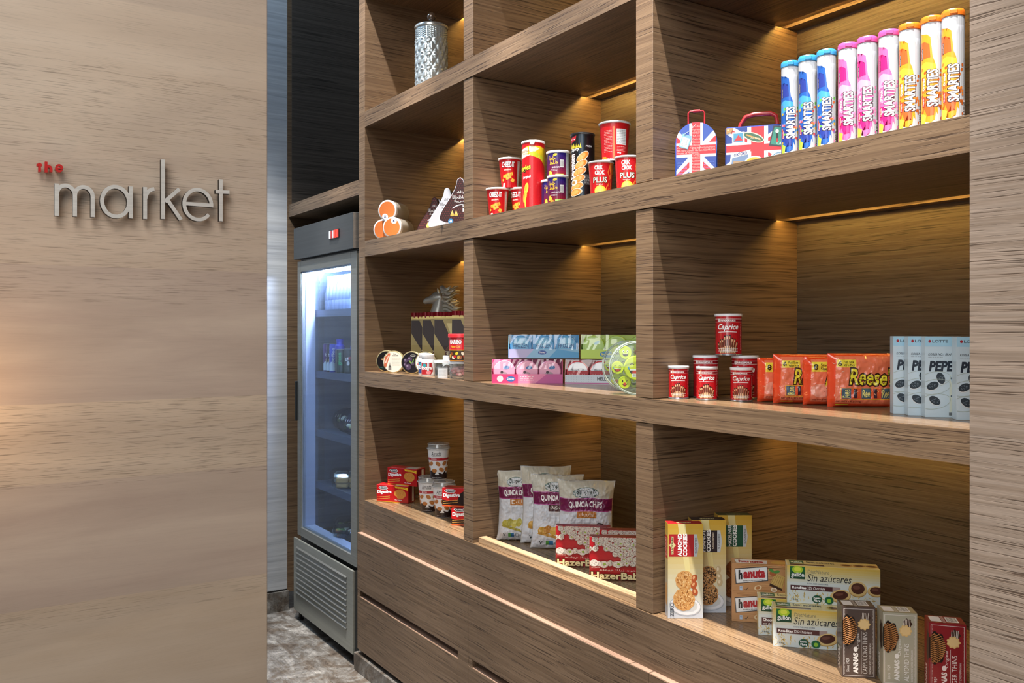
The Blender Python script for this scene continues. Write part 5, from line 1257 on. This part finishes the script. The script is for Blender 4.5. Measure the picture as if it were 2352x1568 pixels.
LIDC = clear('cup_lid_plastic', '#f2f0ec', .3, .12, '#d8d4cc')
for x, y, z, lb in ((-3.288, .133, ZD, 'lower left dessert biscuit cup with clear lid'), (-3.158, .133, ZD, 'lower right dessert biscuit cup with clear lid, behind the dark carton'), (-3.212, .138, ZD + .1475, 'dessert biscuit cup balanced on top of two others')):
    t = thing('biscuit_cup', lb, 'biscuit cup', (x, y, z), face_cam(x, y) - 6, 'clear-lidded biscuit cups')
    bm = bmesh.new(); lathe(bm, [(.033, 0), (.0335, .001), (.0455, .124)], 36); obj('cup_body', bm, mat('#e6e4e2', .35, 0, .3), t, .6)
    f = lambda zz: .0335 + .012 * zz / .124; art_am().build('printed_wrap', t, m_cyl(f, .12), sub=(18, 3), clip=(0, .001, .12, .122))
    bm = bmesh.new(); lathe(bm, [(.0455, .122), (.0495, .123), (.0495, .127), (.046, .129), (.044, .143), (.040, .146)], 36); obj('lid', bm, LIDC, t, .5)
    bm = bmesh.new()
    for rr_, zz_ in ((.0495, .125), (.0445, .143)): tube(bm, [(rr_ * math.cos(q * math.pi / 18), rr_ * math.sin(q * math.pi / 18), zz_) for q in range(37)], .0009, 5)
    obj('lid_rim', bm, mat('#d9d6d0', .2, 0, .8), t, 1)

# ---- crisp bags ----
def bagart(flav, fc, full, seed):
    a = Art(19.5, 25, '#d3d7de'); a.rect(0, 19.4, 19.5, 25, '#cdc8b8'); a.rect(0, 15.0, 19.5, 19.4, '#701448'); a.rect(0, 19.15, 19.5, 19.4, '#b04a90'); a.rect(0, 15.0, 19.5, 15.3, '#b04a90')
    a.ell(9.6, 21.1, 4.6, 1.7, '#2c5c54', 0, 30); a.ell(9.6, 21.1, 4.4, 1.5, '#d6dade', 0, 30); a.txt('Simply7', 6.3, 20.3, 13.0, 22.3, '#1c2422', .03); a.txt('QUINOA CHIPS', 3.4, 16.0, 15.6, 18.4, '#ffffff', .03)
    a.rect(6.4, 12.8, 13.6, 15.0, fc); a.txt(flav, 7.2, 13.3, 12.8, 14.7, '#f2ece4', .0)
    a.lines(4, 9.4, 13, 12.2, 7, '#b7bcc4', .12)
    for i, c in enumerate(('#c89a3a', '#b87c2c', '#d8ac4c', '#c48a34')): a.poly(ellp(4.0 + i * 2.3, 6.2 + .5 * (i % 2), 1.7, 1.35, 15 * i), c if seed != 1 else ('#b9b04a', '#a8a03c', '#c8c060', '#b4ac48')[i])
    a.poly([(2.2, 5.2), (12, 3.2), (11.6, 4.2), (2.8, 6.0)], '#b8862c' if seed != 1 else '#a49a38'); a.txt('V', 3.0, 1.6, 4.4, 2.8, '#2c302c', .02); a.rect(5.6, 1.4, 8.4, 2.9, '#2c6ca0'); a.rect(5.6, 1.4, 6.8, 2.9, '#5aa04a'); a.ring(9.8, 2.1, .8, .8, .12, '#3c403c')
    if full: a.rect(13.4, 7.4, 16.4, 10.4, '#3a2620'); blob(a, 14.9, 10.6, 1.4, 12, '#1c100c', ['#4a3024'], 5, .8, 16)
    return a


def chipbag(label, pos, head, z, w, h, flav, fc, seed, lean=0, full=False):
    x, y = corner(pos, w, .05, head); t = thing('crisp_bag', label, 'crisp bag', (x, y, z), head, 'white quinoa crisp bags'); t.rotation_euler = (R(-lean), 0, R(head))
    yf, xz = pillow('foil_bag', t, w, h, .050, mat('#cdccc8', .4, .1, .2, name='film'), seed, 40, 50, .0035, .13)
    a = bagart(flav, fc, full, seed); sx_, sy_ = w * 100 / 19.5, h * 100 / 25; a.P = [([(u * sx_, v * sy_) for u, v in vs2], f, c, k) for vs2, f, c, k in a.P]; a.W, a.H = w * 100, h * 100
    a.build('printed_front', t, lambda u, v, q: (xz(u, v)[0], yf(u, v) - .0012 - q, xz(u, v)[1]), sub=(56, 64), clip=(.0025, .003, w - .0025, h - .003), rough=.38, coat=.15)


chipbag('leftmost white quinoa crisp bag, in the corner of the compartment', (-2.678, .080), 50, ZD + .001, .155, .250, 'Dill', '#b8742c', 1, 3)
chipbag('second white quinoa crisp bag from the left, with its creased top turned back', (-2.588, .128), 58, ZD + .001, .19, .270, 'Lime', '#b8742c', 2, 5)
chipbag('third white quinoa crisp bag from the left, with a brown flavour tab', (-2.508, .114), 52, ZD + .001, .19, .256, 'BBQ', '#4c2a2c', 3, 3)
chipbag('front white quinoa crisp bag with orange cheddar tab, above the red boxes', (-2.383, .135), 52, ZD + .001, .203, .250, 'Cheddar', '#b8742c', 4, 3, True)


def art_haz():
    a = Art(17.6, 13, '#b3141e'); rn = random.Random(8)
    C = [(x * 1.75 + (y % 2) * .9 + rn.uniform(-.2, .2), 12.4 - y * 1.45 + rn.uniform(-.2, .2)) for y in range(7) for x in range(-1, 12)]
    for x, y in C:
        if y < 11.5 - .55 * x and y < 8.2 and not (y < 6.6 and 2.6 > y - 3.2 > -1 and x < 10): continue
        if y < 4.6: continue
        if abs((11.6 - .62 * x) - y) < .9 and x < 9: continue
        r_ = rn.uniform(0, 90); P = [(x + .96 * (u * math.cos(R(r_)) - v * math.sin(R(r_))), y + .84 * (u * math.sin(R(r_)) + v * math.cos(R(r_)))) for u, v in ((-1, -.5), (-.5, -.9), (.6, -.9), (1, -.3), (1, .5), (.5, .9), (-.6, .9), (-1, .4))]
        a.poly([(x + (p - x) * 1.1, y - .08 + (q - y) * 1.1) for p, q in P], '#8c4038'); a.poly(P, '#cfc8bc'); a.k += 1
        for q in range(26): a.ell(x + rn.uniform(-.72, .72), y + rn.uniform(-.62, .62), .12, .09, ('#8a8078', '#f6f2ea', '#5c524a', '#b07a5c')[q % 4], rn.uniform(0, 90), 5, False)
        if rn.random() < .25: a.ell(x, y, .26, .24, '#9ab83c', 0, 8)
    for x, y in ((1.4, 5.2), (4.4, 4.8), (8.6, 4.9)):
        a.ell(x, y, 1.25, 1.05, '#ddd6cb'); a.k += 1; [a.ell(x + rn.uniform(-.9, .9), y + rn.uniform(-.7, .7), .11, .08, ('#8a8078', '#5c524a', '#f6f2ea')[q % 3], 0, 5, False) for q in range(26)]; a.ell(x + .2, y + .1, .45, .35, '#8fb03c') if x > 2 else None
    try: a.txt('\ufeb0\ufeed\ufe9f \ufeb0\ufef4\ufedf\ufe8e\ufe97 \ufee1\ufeed\ufed8\ufee0\ufea3'[::-1], 3.0, 2.7, 14.0, 3.5, '#f0dcd0', .0)
    except Exception: pass
    a.lines(.6, 3.7, 3.2, 4.0, 1, '#f0dcd0', .1); a.otxt('HazerBaba', .5, .4, 16.6, 2.5, '#efe0a8', '#4c3010', .03, .08); return a


def haz(label, p, hd, z=ZD):
    t = carton('sweets_box', label, 'sweets box', p, z, hd, .176, .13, .035, '#b3141e', '#8e1018', '#7c2424', 'red boxes of coated sweets'); art_haz().build('printed_front', t, m_front(.176, .035), clip=(.001, .001, .175, .1295)); return t


haz('left red box of coated sweets behind the batten', (-2.290, .068), 50)
haz('right front red box of coated sweets behind the batten', (-2.112, .066), 50)
haz('red box of coated sweets at the back, mostly hidden by the front right one', (-2.168, .150), 50)

# ---- three tall cookie cartons ----
def art_quick(c, words, cook, nut):
    a = Art(9.3, 25, '#d8d4c0'); grad(a, 0, 9, 9.3, 25, '#d9d3b4', '#d8ac3c', 12); grad(a, 0, 0, 9.3, 9, '#c4ccd8', '#d9d3b4', 8)
    a.poly([(2.6, 25), (4.6, 25), (6.4, 8), (5.4, 8)], '#e6d898'); a.rect(.25, 16.3, 7.0, 22.2, c); a.poly([(6.9, 16.3), (7.7, 16.3), (8.2, 19.2), (7.7, 22.2), (6.9, 22.2)], '#c8ced6'); a.txt('SUGARFREE', 7.15, 17.2, 7.65, 21.3, '#4a4c54', .01, rot=90)
    if words[0]: a.txt(words[0], 2.6, 16.4, 3.75, 22.4, '#ffffff', .04, rot=90)
    a.txt('COOKIES', 4.0, 16.4, 5.15, 22.4, '#ffffff', .04, rot=90)
    if words[1]: a.txt(words[1], 5.5, 17.2, 6.1, 21.6, '#f2e0c8', .02, rot=90)
    a.poly([(1.5, 16.9), (1.5, 18.6), (2.1, 19.3), (1.5, 20), (1.5, 21.6), (.9, 21.6), (.9, 20), (.4, 19.3), (.9, 18.6), (.9, 16.9)], '#e8dca0'); a.txt('QUICKBURY', .95, 17.0, 1.45, 21.5, '#3a1c18', .03, rot=90)
    a.ring(4.6, 3.4, 4.0, 2.5, .7, '#e2e4ea', -8); a.ring(4.6, 3.2, 4.2, 2.6, .12, '#9aa2b0', -8)
    blob(a, 4.5, 10.0, 2.5, 26, cook[0], cook[1:], 3, 2.6, 60, .03, .09); blob(a, 4.3, 5.0, 2.9, 28, cook[0], cook[1:], 9, 3.0, 80, .03, .08)
    for x, y, r_ in nut[1:]: a.ell(x, y, .75, 1.05, nut[0], r_); a.ell(x - .15, y + .2, .3, .5, '#d8a070' if nut[0] != '#c8b48c' else '#e8dcc0', r_)
    a.txt('ZERO', .6, .5, 1.6, 4.2, '#3c4250', .01, rot=90); return a


def quick(label, p, c, top, words, cook, nut, d=.042):
    t = carton('cookie_carton', label, 'cookie carton', p, ZD, 56.8, .093, .249, d, '#d8b050', '#c8b060', top, 'tall sugar-free cookie cartons')
    art_quick(c, words, cook, nut).build('printed_front', t, m_front(.093, d)); a = Art(d * 100, 25); grad(a, 0, 0, d * 100, 25, '#aeb4bc', '#c8a040', 10); a.rect(.2, 15.5, d * 100 - .2, 21.5, c); a.txt('QUICKBURY', 1.2, 16, 2.4, 21, '#e8dcc0', .02, rot=90); a.ell(2.1, 6, 1.4, 3, cook[0]); a.build('printed_side', t, m_left(.093, d))
    a = Art(9.3, d * 100); a.txt('QUICKBURY', 2.6, 1.2, 6.6, 2.4, '#e8dca0', .03); a.build('printed_top', t, m_top(.093, d, .249)); return t


quick('front tall almond cookie carton with a red panel', (-1.712, .013), '#b8262c', '#a81c22', ('ALMOND', ''), ['#cf9a5c', '#e8c48c', '#a86c34'], ['#a8502a', (7.0, 10.6, -20), (6.9, 8.8, -30), (7.2, 7.0, 10)])
quick('middle tall peanut cookie carton with a dark panel', (-1.711, .099), '#2c2028', '#241a20', ('PEANUT', 'Choco Striped'), ['#b8844c', '#e0c090', '#2a1812', '#2a1812'], ['#c8b48c', (7.2, 11.6, 0), (7.4, 9.8, 30), (7.6, 8.2, -10)])
quick('rear tall hazelnut cookie carton with a green panel', (-1.714, .203), '#14543c', '#123c2a', ('HAZELNUT', ''), ['#8a5430', '#a86c40', '#6a3c20'], ['#c8b48c', (7.2, 10.6, 0)])

# ---- wafer boxes ----
def art_han():
    a = Art(17, 7.55, '#b98a5c'); a.k += 1; rn = random.Random(2)
    for q in range(26): y = rn.uniform(.1, 7.4); a.rect(rn.uniform(0, 8), y, rn.uniform(9, 17), y + rn.uniform(.04, .14), ('#a87848', '#c89c6c', '#94683c')[q % 3], False)
    a.poly([(1.0, 2.2), (9.2, 3.4), (9.0, 7.2), (.7, 6.2)], '#2c3038'); a.poly([(1.2, 2.4), (9.0, 3.6), (8.8, 7.0), (.9, 6.0)], '#e4e8ec')
    a.txt('h', 1.7, 3.4, 2.7, 5.9, '#14161a', .06, tilt=.1); a.txt('anuta', 2.9, 3.6, 8.5, 6.0, '#b01c28', .06, tilt=.6); a.txt('HASELNUSS-SCHNITTEN', 2.9, 2.95, 8.2, 3.3, '#14161a', .02, tilt=.5)
    a.poly([(9.6, 2.6), (12.6, 1.2), (13.4, 4.6), (11.0, 5.6)], '#c8a860'); a.k += 1; [a.line([(9.8 + q * .55, 2.7 - q * .2), (11.2 + q * .4, 5.3 - q * .2)], .08, '#8c6c34') for q in range(6)]; a.poly([(9.5, 2.2), (12.8, .9), (12.6, 1.6), (9.6, 2.9)], '#3c2418')
    a.ell(10.4, 5.5, .9, .7, '#a85a2c'); a.ell(11.3, 5.9, .8, .4, '#4c8a3c', 20); a.ell(10.0, 6.2, .7, .4, '#4c8a3c', -30); a.ell(6.6, 1.5, 1.0, .65, '#e0c8a0', 20); a.ell(6.6, 1.5, .6, .4, '#b47a48', 20); a.ell(10.6, 1.2, .8, .6, '#e8dcc8'); a.ell(10.6, 1.2, .5, .35, '#c8a880')
    a.rect(2.0, .6, 2.7, 1.7, '#b8c8dc'); a.ring(2.35, 1.35, .22, .22, .08, '#6c7c94'); a.line([(3.3, 1.0), (3.6, .7), (4.2, 1.6)], .1, '#2c2420'); return a


for z, lb in ((ZD, 'lower wood-print wafer box of the stack'), (ZD + .0758, 'upper wood-print wafer box of the stack')):
    t = carton('wafer_box', lb, 'wafer box', (-1.605, .139), z, 45, .17, .0755, .055, '#b98a5c', '#a87848', '#b98a5c', 'wood-print wafer boxes'); art_han().build('printed_front', t, m_front(.17, .055)); a = Art(17, 5.5); a.poly([(1.2, .8), (9, .8), (9.2, 4.4), (.8, 4.4)], '#e4e8ec'); a.txt('hanuta', 1.8, 1.4, 8.2, 3.8, '#b01c28', .05); a.ell(12, 2.6, 2, 1.4, '#c8a860'); a.build('printed_top', t, m_top(.17, .055, .0755))


def art_gul(choco=False):
    a = Art(21.5, 9.2, '#d0dada'); grad(a, 0, 4.6, 21.5, 9.2, '#d0dada', '#d8b858', 8)
    a.k += 1; rn = random.Random(6)
    for q in range(90): x, y = rn.uniform(0, 21), rn.uniform(0, 2.6) * (1 if rn.random() < .8 else 1.4); a.ell(x, y, .42, .12, ('#cdb878', '#dccf9c', '#b89c50', '#e8e2c8')[q % 4], rn.uniform(20, 160), 6, False)
    grad(a, .7, 5.9, 4.2, 9.0, '#0c4028', '#1c6c2c', 4); a.ell(2.45, 8.2, 1.3, .9, '#a8cc2c'); a.ell(2.45, 8.3, .8, .55, '#d8e44c'); a.txt('gullón', .95, 6.15, 4.0, 7.5, '#ffffff', .02)
    a.txt('DietNature', 4.8, 7.4, 9.8, 8.3, '#8a8468', .0, shear=.02); a.txt('Sin azúcares', 4.7, 5.5, 14.8, 7.3, '#20242c', .0, shear=.03); a.txt('SUGAR FREE-SANS SUCRES', 4.7, 4.75, 9.6, 5.1, '#4c5a64', .01)
    a.rect(.8, 3.2, 10.6, 4.4, '#4c2428'); a.rect(10.6, 3.2, 12.4, 4.4, '#a89490')
    if choco: a.txt('Chocolate', 1.1, 3.5, 4.8, 4.2, '#ffffff', .03); a.rect(.8, 2.5, 6, 3.2, '#4c2428'); a.txt('con choco', 1.1, 2.65, 4, 3.1, '#ffffff', .02)
    else: a.txt('Ronditas', 1.2, 3.5, 4.5, 4.15, '#ffffff', .03); a.txt('32% Chocolate', 4.8, 3.45, 8.9, 4.15, '#ffffff', .0)
    for x, y, rx, ry, r_ in ((12.4, 2.4, 2.4, 1.5, 10), (16.4, 4.3, 2.1, 1.9, 0), (20.6, 4.0, 2.0, 1.3, 0)):
        a.ell(x, y - .15, rx * 1.02, ry, '#b08c4c', r_); a.ell(x, y, rx, ry * .95, '#d8bc80', r_); a.ell(x, y + .1, rx * .74, ry * .72, '#4c2820', r_); a.ell(x - .3, y + .35, rx * .4, ry * .25, '#6c4438', r_)
    a.ell(7.0, 1.2, 1.15, 1.0, '#14503c'); a.txt('Fuente', 6.2, 1.3, 7.8, 1.75, '#ffffff', .03); a.txt('Fibra', 6.25, .6, 7.75, 1.15, '#ffffff', .03); a.ell(9.8, 1.1, 1.05, .95, '#14603c'); a.ell(9.8, 1.0, .5, .5, '#8cc43c'); a.txt('186g', 1.0, .6, 2.6, 1.1, '#3c3c34', .0); return a


def gul(label, p, z, hd, choco=False):
    w, h, d = .215, .092, .052
    t = carton('biscuit_carton', label, 'biscuit carton', p, z, hd, w, h, d, '#d0dada', '#cdbb80', '#d2c48c', 'sugar-free biscuit cartons'); art_gul(choco).build('printed_front', t, m_front(w, d))
    a = Art(21.5, 5.2); a.rect(.8, .4, 8.8, 1.5, '#4c2428'); a.rect(.8, 1.9, 4.2, 4.8, '#1c5c34'); a.txt('gullón', 1.1, 2.2, 3.8, 3.8, '#e8f0e0', .03); a.txt('Sem açúcares', 4.8, 2.2, 11.4, 4.4, '#3c3c34', .02)
    for x in (14, 17, 20): a.ell(x, 2.4, 1.4, 1.1, '#b98a4c'); a.ell(x, 2.4, 1.0, .75, '#4c2820')
    a.build('printed_top', t, m_top(w, d, h)); return t


gul('green and cream biscuit carton in the middle, mostly hidden behind the lower front one', (-1.497, .117), ZD, 45, True)
gul('lower front green and cream biscuit carton, left of the brown thins box', (-1.424, .086), ZD, 44.5)
gul('green and cream biscuit carton stacked on top of two others', (-1.432, .146), ZD + .0925, 44.5)

# ---- thins boxes with a window ----
def flower(cx, cy, rx, ry, n=7, k=.12, m=56, ph=0): return [(cx + rx * (1 + k * math.cos(n * q * 6.2832 / m + ph)) * math.cos(q * 6.2832 / m), cy + ry * (1 + k * math.cos(n * q * 6.2832 / m + ph)) * math.sin(q * 6.2832 / m)) for q in range(m)]


def thins(label, p, hd, c, ink, word, nx, top):
    w, h, d = .070, .155, .048; x, y = corner(p, w, d, hd)
    t = carton('biscuit_carton', label, 'biscuit carton', p, ZD, hd, w, h, d, c, c, top, 'thin biscuit cartons with flower windows')
    a = Art(7, 15.5, c); a.frame(.35, .4, 6.65, 15.0, .08, '#e4ddd8'); a.k += 1
    for q in range(48): a.rect(.55, .7 + q * .3, .6, .85 + q * .3, '#e4ddd8', False); a.rect(6.4, .7 + q * .3, 6.45, .85 + q * .3, '#e4ddd8', False)
    a.poly(flower(5.0, 13.2, .9, 1.1), '#3c2418'); a.k += 1; [a.line([(4.2 + q * .3, 12.6), (4.3 + q * .3, 14.2)], .1, '#e8dcd0') for q in range(5)]
    a.poly(flower(4.6, 11.7, 1.25, 1.2, 9, .10), '#dcb878'); a.poly(flower(4.6, 11.7, 1.0, .95, 9, .10), '#e6c68c')
    a.txt('ANNAS', 2.3, .9, 3.4, 5.4, ink, .05, rot=90); a.ell(2.85, 6.2, .45, .55, ink); a.txt('Original', 3.0, 6.3, 3.8, 9.8, ink, .0, rot=90); a.txt(word, 4.3, .9, 5.3, 10.0 if len(word) > 12 else 9.0, ink, .0, rot=90); a.line([(4.05, .9), (4.05, 10.2)], .06, ink)
    a.txt("SWEDEN'S MOST LOVED PEPPARKAKA!", 5.7, .9, 6.1, 7.6, ink, .0, rot=90); a.txt('Since 1929', .9, 1.2, 1.5, 4.2, ink, .0, rot=90)
    a.poly([(u + .0, v) for u, v in flower(1.35, 10.3, 1.75, 3.3, 7, .08)], '#1c120c'); a.build('printed_front', t, m_front(w, d), clip=(0, 0, w, h))
    bm = bmesh.new()
    for q in range(15):
        z = .073 + q * .0040; hw = .0145 * math.sqrt(max(.1, 1 - ((z - .103) / .034) ** 2))
        P = [(-w / 2 + .002 + i * hw * 2 / 8, z + .0016 * math.sin(i * 1.6 + q * .2)) for i in range(9)]
        for (x0, z0), (x1, z1) in zip(P, P[1:]):
            V_ = [bm.verts.new(v_) for v_ in ((x0, -d / 2 - .0022, z0), (x1, -d / 2 - .0022, z1), (x1, -d / 2 - .0034, z1 + .0016), (x0, -d / 2 - .0034, z0 + .0016), (x1, -d / 2 - .0022, z1 + .0026), (x0, -d / 2 - .0022, z0 + .0026))]
            bm.faces.new(V_[:4]); bm.faces.new((V_[3], V_[2], V_[4], V_[5]))
    obj('stacked_biscuits', bm, mat('#a8703c', .6), t)
    a = Art(4.8, 15.5, c); a.txt('ANNAS', 1.2, 1, 2.6, 6, ink, .04, rot=90); a.poly(flower(3.6, 10.3, 1.3, 3.0), '#2c1a10'); a.build('printed_side', t, m_left(w, d)); a = Art(7, 4.8, top); a.rect(.5, .9, 2.6, 4.2, '#e4e0e0'); a.bars(3.6, .9, 5.9, 4.2); a.k += 1; [a.rect(2.8 + .2 * q, .3, 2.87 + .2 * q, 4.6, '#d8d0cc', False) for q in range(3)]
    a.build('printed_top', t, m_top(w, d, h)); return t


thins('dark brown thins carton with a flower window, the left of three', (-1.214, .062), 48.6, '#54453f', '#e8e2dc', 'CAPPUCCINO THINS', 0, '#4a3c36')
thins('beige almond thins carton with a flower window, the middle of three', (-1.140, .100), 48, '#aca894', '#eceae4', 'ALMOND THINS', 0, '#a09474')
t = thins('dark red ginger thins carton with a flower window, the right of three', (-1.048, .122), 42, '#8c1c24', '#f0dcd8', 'GINGER THINS', 0, '#7c1820')
box('price_sticker', .0352, .0362, -.02, .006, .085, .120, mat('#dfe4ec', .5), t)
